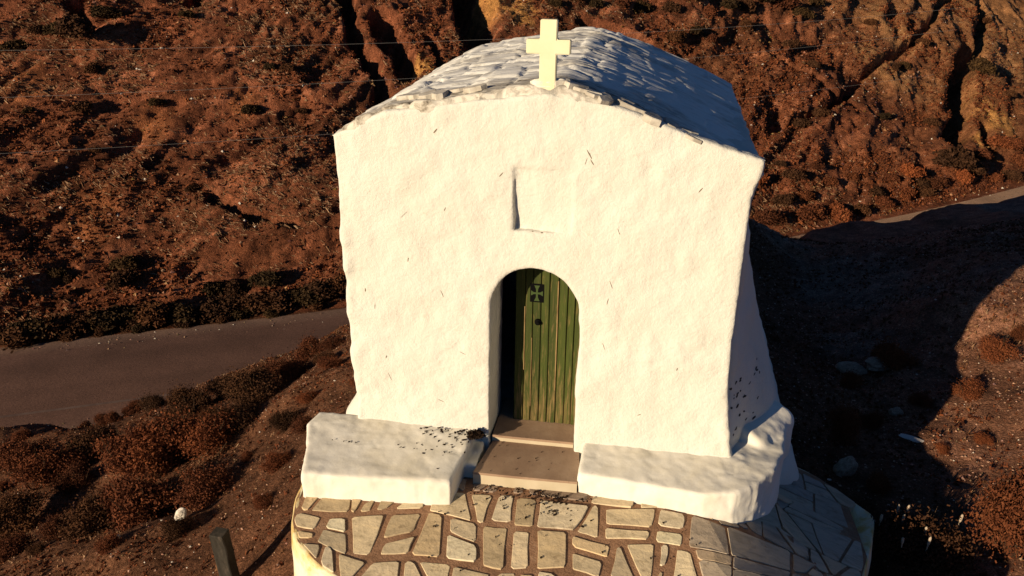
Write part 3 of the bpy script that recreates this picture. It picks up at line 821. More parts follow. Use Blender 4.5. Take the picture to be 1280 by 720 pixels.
def build_terrace():
    r = random.Random(12)
    hull = TERR
    # rough rows of hand-laid slabs: tilted joints, some slabs split again
    cells = []
    ys = [1.5]
    while ys[-1] > -2.7: ys.append(ys[-1]-r.choice([.25,.30,.36,.42]))
    def yb(k, x): return ys[k]+.105*float(vnoise(np.array([x*2.4]), np.array([k*3.7]), seed=301)[0])+.03*(x-.3)
    for k in range(len(ys)-1):
        h = ys[k]-ys[k+1]; x = -2.5+r.uniform(-.2,0); cuts = []
        while x < 3.5:
            cuts.append((x+r.uniform(-.10,.10), x+r.uniform(-.10,.10)))
            x += r.choice([.18,.23,.28,.33,.40])*(1.35 if x > 1.5 else 1.0)
        for (t0, b0), (t1, b1) in zip(cuts[:-1], cuts[1:]):
            P = [(b0, yb(k+1,b0)), (b1, yb(k+1,b1)), (t1, yb(k,t1)), (t0, yb(k,t0))]
            q = r.random(); w = (t1-t0+b1-b0)/2
            if q < .34 and h > .26:
                f0, f1 = r.uniform(.3,.7), r.uniform(.3,.7)
                L = (b0+(t0-b0)*f0, P[0][1]+(P[3][1]-P[0][1])*f0); Rr = (b1+(t1-b1)*f1, P[1][1]+(P[2][1]-P[1][1])*f1)
                cells += [[P[0],P[1],Rr,L], [L,Rr,P[2],P[3]]]
            elif q < .56 and w > .24:
                f0, f1 = r.uniform(.15,.4), r.uniform(.6,.9)
                if r.random() < .5: f0, f1 = f1, f0
                B = (b0+(b1-b0)*f0, P[0][1]+(P[1][1]-P[0][1])*f0); T = (t0+(t1-t0)*f1, P[3][1]+(P[2][1]-P[3][1])*f1)
                cells += [[P[0],B,T,P[3]], [B,P[1],P[2],T]]
            else: cells.append(P)
    bmM = bmesh.new(); stones = bmesh.new(); tint_l = stones.faces.layers.float_color.new('tint')
    for P in cells:
        x = sum(p[0] for p in P)/len(P); y = sum(p[1] for p in P)/len(P)
        if in_poly(hull, x, y) > .08: continue
        for i in range(len(hull)):
            a = hull[i-1]; b = hull[i]
            ex, ey = b[0]-a[0], b[1]-a[1]; L = math.hypot(ex, ey)
            t = ((x-a[0])*ex+(y-a[1])*ey)/L/L
            if -.3 < t < 1.3: P = clip_half(P, a[0], a[1], -ey/L, ex/L) if parea(hull) < 0 else clip_half(P, a[0], a[1], ey/L, -ex/L)
        if len(P) < 3 or abs(parea(P)) < .004: continue
        if parea(P) < 0: P = P[::-1]
        # stone: shrunk, with clipped corners
        g = r.uniform(.019, .033) if x < 1.55 else r.uniform(.005, .012)
        Q = P
        for i in range(len(P)):
            a = P[i-1]; b = P[i]; ex, ey = b[0]-a[0], b[1]-a[1]; L = math.hypot(ex, ey)
            if L < 1e-4: continue
            gg = g*r.uniform(.35,1.9)
            Q = clip_half(Q, a[0]-ey/L*gg, a[1]+ex/L*gg, ey/L, -ex/L)
        if len(Q) < 3 or parea(Q) < .0025: continue
        C2 = []
        for i in range(len(Q)):
            p0, p1, p2 = Q[i-1], Q[i], Q[(i+1)%len(Q)]
            l0 = math.hypot(p0[0]-p1[0], p0[1]-p1[1]); l2 = math.hypot(p2[0]-p1[0], p2[1]-p1[1])
            if min(l0, l2) < .015: C2.append(p1); continue
            k0 = min(r.uniform(.006,.03)/l0, .4); k2 = min(r.uniform(.006,.03)/l2, .4)
            C2.append((p1[0]+(p0[0]-p1[0])*k0, p1[1]+(p0[1]-p1[1])*k0)); C2.append((p1[0]+(p2[0]-p1[0])*k2, p1[1]+(p2[1]-p1[1])*k2))
            if l2 > .16:
                C2.append(((p1[0]+p2[0])/2+r.uniform(-.008,.008), (p1[1]+p2[1])/2+r.uniform(-.008,.008)))
        tx, ty = r.gauss(0,.012), r.gauss(0,.012); lift = r.uniform(-.002,.003)
        nf = len(stones.faces)
        prism(stones, C2, lambda a, b: float(TZ(a,b))-.05, lambda a, b: float(TZ(a,b))+lift+(a-x)*tx+(b-y)*ty, .004)
        stones.faces.ensure_lookup_table()
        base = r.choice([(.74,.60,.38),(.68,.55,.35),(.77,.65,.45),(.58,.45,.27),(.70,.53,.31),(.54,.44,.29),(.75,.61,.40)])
        if x > 1.5: base = r.choice([(.44,.36,.27),(.50,.41,.30),(.38,.32,.26),(.54,.41,.27)])  # right-hand stones: part of their shade is put into darker, warmer tints
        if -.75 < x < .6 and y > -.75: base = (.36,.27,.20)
        k = r.uniform(.92,1.16)
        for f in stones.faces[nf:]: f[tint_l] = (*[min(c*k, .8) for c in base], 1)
    # bed of mortar under the whole terrace
    xs = np.arange(-2.10, 3.19, .07); prev = None
    def span(x):
        ys_ = []
        for i in range(len(hull)):
            a = hull[i-1]; b = hull[i]
            if (a[0]-x)*(b[0]-x) < 0: ys_.append(a[1]+(b[1]-a[1])*(x-a[0])/(b[0]-a[0]))
        return (min(ys_)+.012, max(ys_)-.012) if len(ys_) >= 2 else None
    for x in xs:
        s_ = span(x)
        if s_ is None: prev = None; continue
        col = [bmM.verts.new((x, y, float(TZ(x, y))-.009)) for y in np.linspace(s_[0], s_[1], 26)]
        if prev:
            for i in range(25): bmM.faces.new((prev[i], col[i], col[i+1], prev[i+1]))
        prev = col
    root = link('pavement', bpy.data.meshes.new('pavement'))
    bmM.to_mesh(root.data); bmM.free(); root.data.materials.append(MAT['mortar'])
    tag(root, kind='structure')
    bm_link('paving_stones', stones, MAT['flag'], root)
build_terrace()
def build_retaining_wall():
    P = np.array([(-2.14,.35)]+TERR[1:16]+[(2.35,1.32)])
    # resample
    s = np.concatenate([[0], np.cumsum(np.hypot(*np.diff(P, axis=0).T))]); q = np.arange(0, s[-1], .05)
    x = np.interp(q, s, P[:,0]); y = np.interp(q, s, P[:,1])
    for _ in range(3): x[1:-1] = (x[:-2]+2*x[1:-1]+x[2:])/4; y[1:-1] = (y[:-2]+2*y[1:-1]+y[2:])/4
    tx, ty = np.gradient(x), np.gradient(y); L = np.hypot(tx, ty); nx, ny = ty/L*-1, tx/L
    # outward = away from the middle of the terrace
    sg = np.sign((x-.5)*nx+(y+.4)*ny); nx, ny = nx*sg, ny*sg
    tz = TZ(x, y)
    prof = [(-.32,-.05),(-.10,-.022),(-.02,-.010),(.006,-.014),(.014,-.045)]+[(.022+.05*k/12, -.08-1.7*k/12) for k in range(1, 13)]+[(-.2,-1.8)]
    V = []
    for o, dz in prof: V.append(np.stack([x+nx*o, y+ny*o, tz+dz], 1))
    V = np.concatenate(V); n = len(q)
    i = np.arange(n*len(prof)).reshape(len(prof), n)
    F = np.stack([i[:-1,:-1].ravel(), i[1:,:-1].ravel(), i[1:,1:].ravel(), i[:-1,1:].ravel()], 1)
    Nn = vnormals(V, F)
    V = V+Nn*(.016*fbm(V[:,0]*4, V[:,1]*4, V[:,2]*4, seed=95, octaves=3))[:,None]
    o = link('retaining_wall', mesh_np('retaining_wall', V, F, True), MAT['stained'])
    bm = bmesh.new(); bm.from_mesh(o.data); bmesh.ops.recalc_face_normals(bm, faces=bm.faces); bm.to_mesh(o.data); bm.free()
    tag(o, 'curved low wall with yellow-stained whitewash holding up the stone terrace', 'wall')
build_retaining_wall()
# ------------------------------------------------------------------ VEGETATION
def quads_at(P, ax, bx):
    """quads centred at P with half-axes ax, bx -> V, F"""
    V = np.stack([P-ax-bx, P+ax-bx, P+ax+bx, P-ax+bx], 1).reshape(-1, 3)
    return V, np.arange(len(V)).reshape(-1, 4)
def rand_unit(n, g):
    v = g.normal(size=(n, 3)); return v/np.linalg.norm(v, axis=1)[:,None]
def bush_mesh(name, seed, n, leaf, flat=.85, lobes=7, upright=0.0, ragged=.22, lr=(.34,.56)):
    g = np.random.default_rng(seed)
    lc = []
    for k in range(lobes):
        a = g.uniform(0, 6.283); r = .52*math.sqrt(g.uniform(0, 1)); lc.append((r*math.cos(a), r*math.sin(a), g.uniform(.12,.5)*flat, g.uniform(*lr)))
    lc = np.array(lc); w = lc[:,3]**2; w /= w.sum()
    k = g.choice(lobes, n, p=w)
    d = rand_unit(n, g); d[:,2] = np.where(d[:,2] < -.35, -d[:,2], d[:,2])
    rr = lc[k,3]*(1-.55*g.uniform(0,1,n)**2.2)*(1+ragged*g.normal(size=n)*.6)
    P = lc[k,:3]+d*rr[:,None]*np.array([1,1,flat])
    # twigs sticking out give an uneven outline
    m = g.uniform(size=n) < .08
    P[m] += d[m]*g.uniform(.04,.22,(m.sum(),1))*np.array([1,1,1+upright*2])
    P[:,2] = np.where(P[:,2] < -.12, -.12+.1*g.uniform(size=n), P[:,2])
    ax = rand_unit(n, g); ax[:,2] = ax[:,2]*(1-upright)+upright*1.2; ax /= np.linalg.norm(ax, axis=1)[:,None]
    b = np.cross(ax, rand_unit(n, g)+d*.6); b /= np.maximum(np.linalg.norm(b, axis=1), 1e-6)[:,None]
    s = leaf*g.uniform(.6, 1.5, n)
    V, F = quads_at(P, ax*s[:,None]*1.25, b*s[:,None]*.62)
    mesh = mesh_np(name, V, F)
    cl = vnoise(P[:,0]*4+seed, P[:,1]*4, P[:,2]*4, seed=seed)
    vattr(mesh, 'tone', np.clip(.50+.24*cl+g.normal(size=n)*.13, 0, 1), 'FACE')
    return mesh
def stems_mesh(name, seed, n=14, h=.8):
    g = random.Random(seed); V, F = [], []
    for k in range(n):
        a = g.uniform(0, 6.283); sp = g.uniform(.1,.75); p0 = Vector((.08*math.cos(a), .08*math.sin(a), -.15)); p1 = Vector((sp*math.cos(a), sp*math.sin(a), h*g.uniform(.5,1)))
        pm = (p0+p1)/2+Vector((g.uniform(-.1,.1), g.uniform(-.1,.1), -.04))
        for (q0, q1, r0, r1) in ((p0, pm, .022, .016), (pm, p1, .016, .005)):
            dd = (q1-q0).normalized(); t1 = dd.orthogonal().normalized(); t2 = dd.cross(t1); b = len(V)
            for q, r in ((q0, r0), (q1, r1)):
                for i in range(4): V.append(q+(t1*math.cos(i*1.571)+t2*math.sin(i*1.571))*r)
            for i in range(4): F.append((b+i, b+(i+1)%4, b+4+(i+1)%4, b+4+i))
    return mesh_np(name, np.array([tuple(v) for v in V]), np.array(F))
NEAR = [bush_mesh('foliage', 100+i, 15000, .0145, flat=.85, lobes=16, ragged=.30, upright=.3, lr=(.20,.38)) for i in range(5)]
NEARU = [bush_mesh('foliage', 130+i, 14000, .0145, flat=1.35, lobes=6, upright=.6) for i in range(2)]
FAR = [bush_mesh('foliage', 160+i, 2600, .046, flat=.85, lobes=6, ragged=.10) for i in range(5)]
STEMS = [stems_mesh('stems', 200+i) for i in range(3)]
for me in NEAR+NEARU+FAR: me.materials.append(MAT['rust_foliage'])
for me in STEMS: me.materials.append(MAT['bark'])
KIND = {'red': 'red_foliage', 'rust': 'rust_foliage', 'brown': 'brown_foliage', 'olive': 'olive_foliage'}
NORMALSET = {}
def with_mat(me, kind):
    key = (me.name, kind)
    if key not in NORMALSET:
        c = me.copy(); c.materials.clear(); c.materials.append(MAT[KIND[kind]]); NORMALSET[key] = c
    return NORMALSET[key]
brnd = random.Random(99)
def bush(loc, r, label, group, kind, near=True, upright=False, sq=1.0, parts=True, name='scrub_bush', rz=None):
    me = brnd.choice((NEARU if upright else NEAR) if near else FAR); me = with_mat(me, kind)
    rz = brnd.uniform(0, 6.28) if rz is None else rz
    sc = (r*brnd.uniform(.9,1.15), r*brnd.uniform(.9,1.15), r*sq*brnd.uniform(.85,1.1))
    if parts:
        o = empty(name, loc); o.rotation_euler.z = rz; o.scale = sc
        link('foliage', me, None, o); link('stems', brnd.choice(STEMS), None, o)
    else:
        o = link(name, me); o.location = loc; o.rotation_euler.z = rz; o.scale = sc
    tag(o, label, 'bush', group); return o
def gpt(x, y, dz=0.0): return Vector((x, y, float(ground_z(np.array([x]), np.array([y]))[0])+dz))
def hpt(u, v, dz=0.0):
    p = hill_point(np.array([u]), np.array([v]))[0]; return Vector((p[0], p[1], p[2]+dz))
# slope between the terrace and the road
LEFT = [(-5.31, 5.95, 0.52), (-5.46, 4.86, 0.55), (-5.63, 7.69, 0.4), (-4.97, 7.12, 0.29), (-5.31, 3.94, 0.46), (-5.5, 3.37, 0.56), (-7.5, 6.04, 0.46), (-6.16, 3.28, 0.69), (-7.15, 3.54, 0.61), (-8.52, 4.55, 0.52), (-5.61, 1.74, 0.62), (-6.17, 1.59, 0.53), (-8.94, 3.8, 0.58), (-10.53, 5.07, 0.57), (-8.29, 2.32, 0.53), (-3.67, 1.85, 0.22), (-4.18, 3.27, 0.3), (-6.77, 1.52, 0.31), (-4.8, 1.87, 0.43), (-7.02, 6.69, 0.4), (-4.18, 5.03, 0.22), (-8.92, 6.9, 0.33), (-10.02, 6.84, 0.21), (-7.33, 1.16, 0.29), (-6.35, 7.07, 0.3), (-7.97, 3.4, 0.38), (-4.57, 0.93, 0.22), (-3.37, 0.88, 0.14), (-4.03, 3.78, 0.18)]
for i, (x, y, r) in enumerate(LEFT):
    kind = ('rust','brown','rust','rust','brown')[i % 5]
    bush(gpt(x, y, -.02), r*1.22, 'knee-high rusty brown scrub bush on the slope between the chapel terrace and the road', 'scrub bushes on the slope left of the chapel', kind, True, sq=1.12)
# a row along the far edge of the road
ROW = [(63.9, 3.57, 0.65), (64.4, 3.84, 0.66), (65.2, 4.04, 0.72), (66.0, 3.97, 0.71), (66.8, 4.11, 0.71), (67.5, 3.74, 0.53), (68.1, 4.07, 0.65), (68.8, 4.03, 0.65), (69.5, 3.73, 0.52), (70.2, 4.02, 0.64), (70.8, 3.78, 0.52), (71.5, 3.91, 0.64), (72.3, 4.1, 0.65), (73.1, 4.05, 0.59), (73.8, 4.21, 0.65), (74.5, 4.36, 0.6), (64.2, 3.0, 0.35), (65.6, 3.08, 0.35), (66.5, 3.24, 0.32), (67.8, 3.23, 0.32), (69.1, 3.26, 0.32), (70.4, 3.33, 0.32), (71.9, 3.44, 0.32), (73.4, 3.55, 0.32)]
for i, (u, v, r) in enumerate(ROW):
    bush(hpt(u, max(v, 3.45), -.03), r*1.18, 'dark rounded scrub bush in the row along the far edge of the road', 'bushes lining the far edge of the road', ('brown','olive','brown')[i % 3], False, sq=.95, parts=False)
HD = [(67.1, 6.76, 0.54), (67.0, 5.82, 0.65), (64.8, 6.69, 0.38), (65.2, 6.54, 0.35), (70.1, 5.39, 0.55), (70.7, 5.28, 0.6), (71.8, 5.16, 0.6), (65.1, 18.49, 0.99), (64.3, 18.89, 0.63), (65.6, 19.63, 0.93), (66.3, 20.47, 0.69), (65.8, 16.64, 0.47), (69.7, 19.68, 0.42), (65.5, 14.14, 0.45), (72.3, 13.48, 0.47), (74.6, 13.32, 0.33), (68.4, 14.29, 0.37), (66.0, 12.03, 0.29), (62.6, 18.14, 0.58), (74.4, 15.48, 0.38), (73.6, 15.75, 0.35), (63.4, 19.49, 0.51), (63.5, 14.21, 0.3), (69.5, 9.81, 0.3)]
for i, (u, v, r) in enumerate(HD):
    low = v < 8
    bush(hpt(u, v, .05*r), r*1.05, 'dark scrub clump at the foot of the left hillside just above the road' if low else 'dark scrub clump high on the red hillside under the power wires',
         'dark clumps low on the left hillside' if low else 'dark clumps high on the left hillside', ('olive','brown')[i % 2], False, parts=False)
TOP = [(90.6, 18.2, 0.49), (92.1, 18.44, 0.55), (93.3, 17.96, 0.55), (94.6, 17.69, 0.65), (96.4, 17.84, 0.66), (98.0, 17.35, 0.62), (100.0, 17.71, 0.69), (100.7, 16.99, 0.59), (102.5, 17.29, 0.81), (104.4, 17.51, 0.78), (106.0, 17.54, 0.79), (107.8, 17.25, 0.86), (108.8, 16.4, 0.7), (96.7, 15.22, 0.64), (98.6, 15.59, 0.57), (99.2, 14.98, 0.47), (111.5, 17.32, 0.67), (102.9, 15.87, 0.55)]
for i, (u, v, r) in enumerate(TOP):
    bush(hpt(u, v, .05*r), r, 'dark olive brown shrub in the band high on the hillside behind the chapel roof', 'shrubs high behind the chapel roof', ('olive','brown','olive','rust')[i % 4], False, sq=1.15, parts=False)
HR = [(114.7, 15.56, 0.52), (114.1, 12.31, 0.5), (112.8, 12.08, 0.44), (117.5, 13.49, 0.47), (120.3, 10.73, 0.96), (101.1, 9.4, 0.54), (102.9, 9.76, 0.51), (107.7, 11.29, 0.4), (111.1, 8.25, 0.52), (130.4, 15.63, 0.56), (117.6, 11.07, 0.41), (120.3, 8.84, 0.48), (97.5, 7.34, 0.38), (107.7, 9.16, 0.4), (105.3, 12.72, 0.45), (105.4, 14.43, 0.5)]
for i, (u, v, r) in enumerate(HR):
    bush(hpt(u, v, .05*r), r*1.05, 'small round brown shrub alone on the cracked rocky hillside right of the chapel', 'scattered shrubs on the rocky hillside right of the chapel', ('brown','olive','brown')[i % 3], False, parts=False)
FOOT = [(115.3, 6.22, 0.71), (108.8, 5.48, 1.13), (112.3, 5.72, 0.78), (105.3, 5.48, 0.65), (106.0, 5.08, 0.56), (106.7, 4.7, 0.57), (108.9, 4.67, 0.68), (110.5, 4.99, 0.65), (103.9, 5.53, 0.54), (99.7, 5.85, 0.55), (102.1, 5.06, 0.53), (94.4, 4.39, 0.73), (97.4, 5.42, 0.57), (96.0, 5.33, 0.56), (97.0, 4.42, 0.8), (98.5, 4.08, 0.82), (100.2, 4.03, 0.59), (102.0, 4.37, 0.61), (103.9, 4.44, 0.54), (105.3, 4.47, 0.51), (115.9, 5.62, 0.77), (115.6, 4.66, 0.76), (113.3, 4.27, 0.63), (111.8, 4.37, 0.56), (95.4, 6.51, 0.48), (97.6, 6.51, 0.54), (99.5, 6.79, 0.38), (101.5, 6.12, 0.48)]
for i, (u, v, r) in enumerate(FOOT):
    bush(hpt(u, max(v, 3.6), -.02), r*1.08, 'rounded rust-brown shrub massed at the foot of the hillside above the dirt road edge', 'shrubs massed at the foot of the right hillside', ('red','brown','rust')[i % 3], False, parts=False)
RIGHT = [(4.62, 5.21, 0.43), (5.27, 4.01, 0.27), (5.95, 5.0, 0.37), (6.39, 5.48, 0.25), (3.45, 2.73, 0.28), (3.85, 0.78, 0.63), (4.78, 0.88, 0.55), (3.93, 3.4, 0.21), (4.68, 3.92, 0.19), (5.16, 2.97, 0.16), (3.85, 4.36, 0.22), (4.62, 2.74, 0.13), (3.73, 1.83, 0.22)]
RL = {0: 'sunlit rust-coloured domed bush at the edge of the chapel shadow on the right', 1: 'small low rusty bush in the middle of the sunlit stony ground on the right',
      2: 'broad rust-coloured bush high on the sunlit ground at the right edge of the photo', 4: 'upright twiggy rust bush standing in the dark right beside the chapel bench',
      5: 'wide brown bush with pale dry stalks below the right corner of the stone terrace', 6: 'tall dense rust-red bush at the bottom right edge of the photo'}
for i, (x, y, r) in enumerate(RIGHT):
    g = RL.get(i)
    bush(gpt(x, y, -.03), r, g or 'small dry tuft-like bush on the stony ground right of the chapel', None if g else 'small bushes on the stony ground right of the chapel',
         'brown' if i == 5 else 'red', True, upright=(i in (4, 6)), sq=(1.4 if i in (4, 6) else 1.2))
# random smaller bushes filling the slopes
r2 = random.Random(31); n = 0
big = [(a, b, c) for a, b, c in LEFT]
while n < 34:
    x = r2.uniform(-12, -2.6); y = r2.uniform(-.2, 9.5)
    u, v = uv_of([x], [y])
    if v[0] > -5.6: continue
    if any(math.hypot(x-a, y-b) < c*.8 for a, b, c in big): continue
    if x > -4.4 and y < 2.6 and r2.random() < .75: continue
    r = r2.uniform(.14, .36); big.append((x, y, r)); n += 1
    bush(gpt(x, y, -.03), r, 'knee-high rusty brown scrub bush on the slope between the chapel terrace and the road', 'scrub bushes on the slope left of the chapel', r2.choice(['brown','rust','rust','brown']), True, sq=1.15)
# pale dry flower stalks standing out of the bush by the terrace corner
def stalks():
    x, y, r = RIGHT[5]; base = gpt(x, y)
    g = random.Random(4)
    for k in range(9):
        V, F = [], []; px = x+g.uniform(-.5,.5)*r*1.5; py = y+g.uniform(-.6,.4)*r; z0 = base.z+r*.45; h = r*g.uniform(.16,.28)
        lean = (g.uniform(-.12,.12), g.uniform(-.12,.12))
        rings = [(0,.006),(.4,.008),(.5,.015),(.9,.014),(1.0,.006)]
        for t_, rad in rings:
            for i in range(6): V.append((lean[0]*t_*h+rad*math.cos(i*1.047), lean[1]*t_*h+rad*math.sin(i*1.047), t_*h))
        for q in range(len(rings)-1):
            for i in range(6): F.append((q*6+i, q*6+(i+1)%6, q*6+6+(i+1)%6, q*6+6+i))
        o = link('dry_flower_stalk', mesh_np('dry_flower_stalk', np.array(V), np.array(F), True), MAT['pale']); o.location = (px, py, z0)
        tag(o, 'pale dry flower stalk standing out of the brown bush by the terrace corner', 'dry stalk', 'pale stalks in the bush by the terrace corner')
stalks()
# ---- ground cover nobody could count
def cover(name, P, nrm, size, k, material, seed, elong=1.0, dirv=None, tone=(.5,.25), lift=.3):
    g = np.random.default_rng(seed); n = len(P)
    P = np.repeat(P, k, 0); s = np.repeat(size, k)*g.uniform(.5,1.4,n*k)
    ax = rand_unit(n*k, g)
    if dirv is not None: ax = ax*.55+np.repeat(dirv, k, 0); ax /= np.linalg.norm(ax, axis=1)[:,None]
    b = np.cross(ax, rand_unit(n*k, g)); b /= np.maximum(np.linalg.norm(b, axis=1), 1e-6)[:,None]
    off = rand_unit(n*k, g)*(s*1.3)[:,None]; off[:,2] = np.abs(off[:,2])*lift*2
    V, F = quads_at(P+off, ax*(s*elong)[:,None], b*(s*.5/elong**.5)[:,None])
    me = mesh_np(name, V, F)
    tn = np.repeat(g.normal(size=n)*tone[1]+tone[0], k)+g.normal(size=n*k)*.12
    vattr(me, 'tone', np.clip(tn, 0, 1), 'FACE')
    o = link(name, me, MAT[material]); tag(o, kind='stuff'); return o
def ground_samples(n, seed, mask):
    g = np.random.default_rng(seed); x = g.uniform(-13.5, 11, n*3); y = g.uniform(-2, 15, n*3)
    u, v = uv_of(x, y)
    ok = (v < -3.4) & ~((x > -2.45) & (x < 2.6) & (y > -1.2) & (y < 5)) & (poly_sdf(TERR, x, y) > .16) & (g.uniform(size=len(x)) < mask(x, y))
    x, y = x[ok][:n], y[ok][:n]
    return np.stack([x, y, ground_z(x, y)], 1), g
P, g = ground_samples(26000, 301, lambda x, y: .25+.9*sstep(-.15,.35,fbm(x*.6,y*.6,seed=301,octaves=3)))
cover('undergrowth', P, None, g.uniform(.007,.020,len(P)), 6, 'rust_foliage', 302, tone=(.45,.22))
P, g = ground_samples(16000, 303, lambda x, y: .15+.8*sstep(0,.4,fbm(x*.5+7,y*.5,seed=303,octaves=3)))
cover('dry_grass', P, None, g.uniform(.007,.017,len(P)), 4, 'straw', 304, elong=2.4, dirv=np.tile([[.2,-.2,.8]], (len(P),1)), tone=(.52,.25))
def pebbles(name, P, s, seed, base):
    g = np.random.default_rng(seed); n = len(P)
    octv = np.array([(1,0,0),(-1,0,0),(0,1,0),(0,-1,0),(0,0,.7),(0,0,-.7)], float)
    of = np.array([(0,2,4),(2,1,4),(1,3,4),(3,0,4),(2,0,5),(1,2,5),(3,1,5),(0,3,5)])
    V = octv[None]*g.uniform(.5,1.3,(n,6,1))*s[:,None,None]; a = g.uniform(0,6.28,n)
    c, si = np.cos(a)[:,None], np.sin(a)[:,None]
    V = np.stack([V[:,:,0]*c-V[:,:,1]*si, V[:,:,0]*si+V[:,:,1]*c, V[:,:,2]], 2)+P[:,None,:]
    F = (of[None]+(np.arange(n)*6)[:,None,None]).reshape(-1, 3)
    me = mesh_np(name, V.reshape(-1,3), F)
    col = np.array(base)[None]*g.uniform(.4,1.5,(n,1))+g.uniform(-.02,.02,(n,3))
    br = g.uniform(size=n) < .06; col[br] = np.array([.62,.54,.44])
    vattr(me, 'tint', np.repeat(np.clip(col,.01,.8), 8, 0), 'FACE')
    o = link(name, me, MAT['pebble']); tag(o, kind='stuff'); return o
P, g = ground_samples(52000, 305, lambda x, y: .35+.65*(x > 2.5))
pebbles('gravel', P, .004+.020*g.uniform(size=len(P))**3, 306, (.40,.23,.15))
def hill_samples(n, seed, u0, u1, v0, v1, mask):
    g = np.random.default_rng(seed); u = g.uniform(u0, u1, n*3); v = g.uniform(v0, v1, n*3)
    ok = g.uniform(size=len(u)) < mask(u, v); u, v = u[ok][:n], v[ok][:n]
    return hill_point(u, v), g, u, v
P, g, u, v = hill_samples(52000, 311, 58, 132, 3.7, 24, lambda u, v: .12+.9*sstep(-.1,.4,fbm(u*.28,v*.45,seed=311,octaves=3)))
cover('undergrowth', P, None, g.uniform(.018,.055,len(P)), 5, 'rust_foliage', 312, tone=(.55,.22))
P, g, u, v = hill_samples(24000, 313, 58, 100, 3.7, 24, lambda u, v: .1+.9*sstep(.0,.4,fbm(u*.3+5,v*.5,seed=313,octaves=3)))
tx = np.interp(u, CS, _tg[:,0]); ty = np.interp(u, CS, _tg[:,1])
cover('dry_grass', P, None, g.uniform(.014,.034,len(P)), 4, 'straw', 314, elong=3.2, dirv=np.stack([tx*.8, ty*.8-.2, -.45+0*tx], 1), tone=(.60,.26))
P, g, u, v = hill_samples(16000, 315, 60, 135, 3.6, 22, lambda u, v: .15+.8*sstep(-.05,.3,fbm(u*.4,v*.7,seed=315,octaves=3)))
pebbles('rubble', P, .02+.09*g.uniform(size=len(P))**4, 316, (.26,.135,.07))

g = np.random.default_rng(321); u = g.uniform(58, 125, 5200); sd = g.integers(0, 2, 5200); v = np.where(sd == 0, 2.75+.30*g.normal(size=5200), -2.9+.35*g.normal(size=5200))
x, y = xy_of(u, v); z = np.where(np.abs(v) < 3.3, ROAD_Z+.085-.06*(np.abs(v)/3)**2, ROAD_Z+.03)
pebbles('gravel', np.stack([x, y, z], 1), .008+.04*g.uniform(size=5200)**5, 322, (.20,.12,.08))
# ------------------------------------------------------------------ STONES, POST, WIRES, DROPPINGS
def rock_mesh(name, seed, sub=2):
    bm = bmesh.new(); bmesh.ops.create_icosphere(bm, subdivisions=sub+1, radius=1)
    for v in bm.verts:
        c = v.co.copy(); k = 1+.32*float(vnoise(c.x*1.3+seed, c.y*1.3, c.z*1.3, seed=seed))+.13*float(vnoise(c.x*3.2, c.y*3.2+seed, c.z*3.2, seed=seed+1))
        v.co = c*k
    m = bpy.data.meshes.new(name); bm.to_mesh(m); bm.free(); return m
def rock(x, y, s, label, material, rot=(0,0,0), dz=0.0, seed=1, name='rock'):
    o = link(name, rock_mesh(name, seed), MAT[material]); p = gpt(x, y); o.location = (x, y, p.z+s[2]*.35+dz); o.scale = s; o.rotation_euler = rot
    tag(o, label, 'rock'); return o
rock(-4.71, 1.22, (.065,.05,.115), 'pale cream stone lying upright on the slope left of the terrace', 'white_rock', (.2,.3,.5), 0.02, 3)
rock(-5.45, .92, (.045,.04,.035), 'tiny white stone on the bare soil at the lower left', 'white_rock', (0,0,1), 0, 5)
rock(3.36, 2.02, (.15,.10,.17), 'sunlit tan boulder at the edge of the shadow beside the terrace corner', 'rock', (.3,.2,.6), 0, 7)
rock(4.37, 3.0, (.17,.05,.025), 'flat white slab lying on the sunlit ground right of the chapel', 'white_rock', (.1,.12,-.3), .02, 9)
rock(4.55, 5.2, (.42,.14,.12), 'long pale rock ledge under the domed bush on the right', 'rock', (.1,.1,.5), 0, 11)
rock(4.02, 5.0, (.22,.10,.10), 'pale broken rock at the left end of the ledge in the chapel shadow', 'rock', (.1,.2,.2), 0, 12)
rock(4.35, 3.75, (.09,.07,.06), 'small rounded tan stone on the sunlit slope above the white slab', 'rock', (0,0,.3), 0, 13)
# bleached twig
def twig():
    bm = bmesh.new(); add_box(bm, (0,0,0), (.16,.014,.012), bevel=.004); o = bm_link('bleached_twig', bm, MAT['pale'])
    o.location = gpt(-5.0, 2.05, .05); o.rotation_euler = (0,.2,-.2); tag(o, 'short bleached twig lying on the soil above the pale cream stone', 'twig')
twig()
def post():
    bm = bmesh.new(); rr = random.Random(8)
    add_box(bm, (0,0,.35), (.17,.13,1.5), bevel=0)
    bmesh.ops.subdivide_edges(bm, edges=[e for e in bm.edges if abs(e.verts[0].co.z-e.verts[1].co.z) > .5], cuts=9)
    for v in bm.verts: v.co += Vector([.011*rr.uniform(-1,1) for _ in range(3)])
    bmesh.ops.bevel(bm, geom=[e for e in bm.edges], offset=.008, segments=1, affect='EDGES')
    o = bm_link('stone_post', bm, MAT['post']); o.location = (-3.09,-.42,-2.06); o.rotation_euler = (R(3), R(-2), R(-8))
    tag(o, 'dark weathered upright stone slab post standing below the left corner of the terrace', 'post')
post()
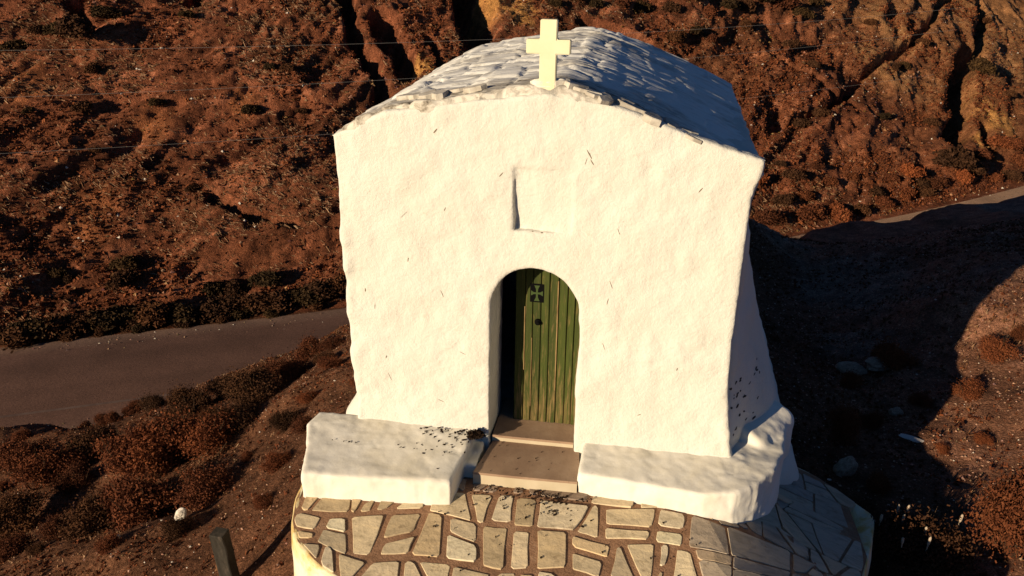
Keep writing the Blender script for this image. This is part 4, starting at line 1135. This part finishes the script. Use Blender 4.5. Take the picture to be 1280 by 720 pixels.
def wire(name, pts, rad, label):
    V, F = [], []; n = len(pts)
    pts = [Vector(p) for p in pts]
    for i, p in enumerate(pts):
        d = (pts[min(i+1,n-1)]-pts[max(i-1,0)]).normalized(); t1 = d.cross(Vector((0,0,1))).normalized(); t2 = t1.cross(d)
        for k in range(6): V.append(p+(t1*math.cos(k*1.047)+t2*math.sin(k*1.047))*rad)
    for i in range(n-1):
        for k in range(6): F.append((i*6+k, i*6+(k+1)%6, i*6+6+(k+1)%6, i*6+6+k))
    o = link(name, mesh_np(name, np.array([tuple(v) for v in V]), np.array(F), True), MAT['wire'])
    tag(o, label, 'wire', 'power wires crossing in front of the hillside'); return o
WL = [((-18.407,16,1.417),(-5.422,26,1.149),'topmost of the three thin pale wires crossing in front of the hillside'),
      ((-18.741,16,.023),(-7.869,24.5,-.166),'middle of the three thin pale wires crossing in front of the hillside'),
      ((-19.159,16,-1.716),(-13.557,20.7,-2.004),'lowest of the three thin pale wires crossing in front of the hillside')]
for a, b, lb in WL:
    a = Vector(a); b = Vector(b); d = (b-a); d /= d.x
    x0, x1 = -42.0, 16.0; pts = []
    zc = 0.0
    for k in range(61):
        x = x0+(x1-x0)*k/60; p = a+d*(x-a.x); t_ = (x-x0)/(x1-x0); ta = (a.x-x0)/(x1-x0); tb = (b.x-x0)/(x1-x0)
        s = lambda q: -1.2*4*q*(1-q)
        # sag, measured so that the wire still passes through a and b
        p.z += s(t_)-(s(ta)+(s(tb)-s(ta))*(x-a.x)/(b.x-a.x)); pts.append(p)
    wire('overhead_wire', pts, .0042, lb)
# goat droppings and dead leaves blown against the steps
def droppings():
    r = random.Random(77); bm = bmesh.new()
    def one(x, y, z, s):
        M = Matrix.Translation((x, y, z+s*.5)) @ Matrix.Rotation(r.uniform(0,6.28), 4, 'Z') @ Matrix.Diagonal((s*r.uniform(.9,2.0), s*r.uniform(.7,1.1), s*.7, 1))
        bmesh.ops.create_icosphere(bm, subdivisions=1, radius=1, matrix=M)
    for k in range(75):
        x = r.gauss(-.78,.20); y = -abs(r.gauss(.0,.22))-.02
        if -1.5 < x < -.60 and y > -.75: one(x, y, .245+.05*y+.003, r.uniform(.005,.013))
    for k in range(14): one(r.uniform(-1.9,-.7), -.4, .227, r.uniform(.005,.010))
    for k in range(120):
        x = r.uniform(-.5,.62); y = -.52-abs(r.gauss(0,.13))-(.05 if x > .45 else 0)
        if r.random() < .55: x = r.gauss(.25,.16)
        one(x, y, float(TZ(x,y))+.004, r.uniform(.005,.013))
    for k in range(16): one(r.uniform(-.45,.4), r.choice([r.uniform(-.47,.0)]), .123, r.uniform(.003,.007))
    for k in range(40):
        x = r.uniform(-.8,1.6); y = r.uniform(-1.6,-.65); one(x, y, float(TZ(x,y))+.006, r.uniform(.004,.010))
    o = bm_link('droppings', bm, MAT['dung']); tag(o, kind='stuff')
droppings()
me = bush_mesh('dry_weed_clump', 401, 420, .10, flat=.7, lobes=4); me.materials.append(MAT['dung'])
o = link('dry_weed_clump', me); o.location = (-.565,-.10,.245); o.scale = (.11,.085,.075); tag(o, 'dark dried weed clump on the left bench against the doorway', 'weed')
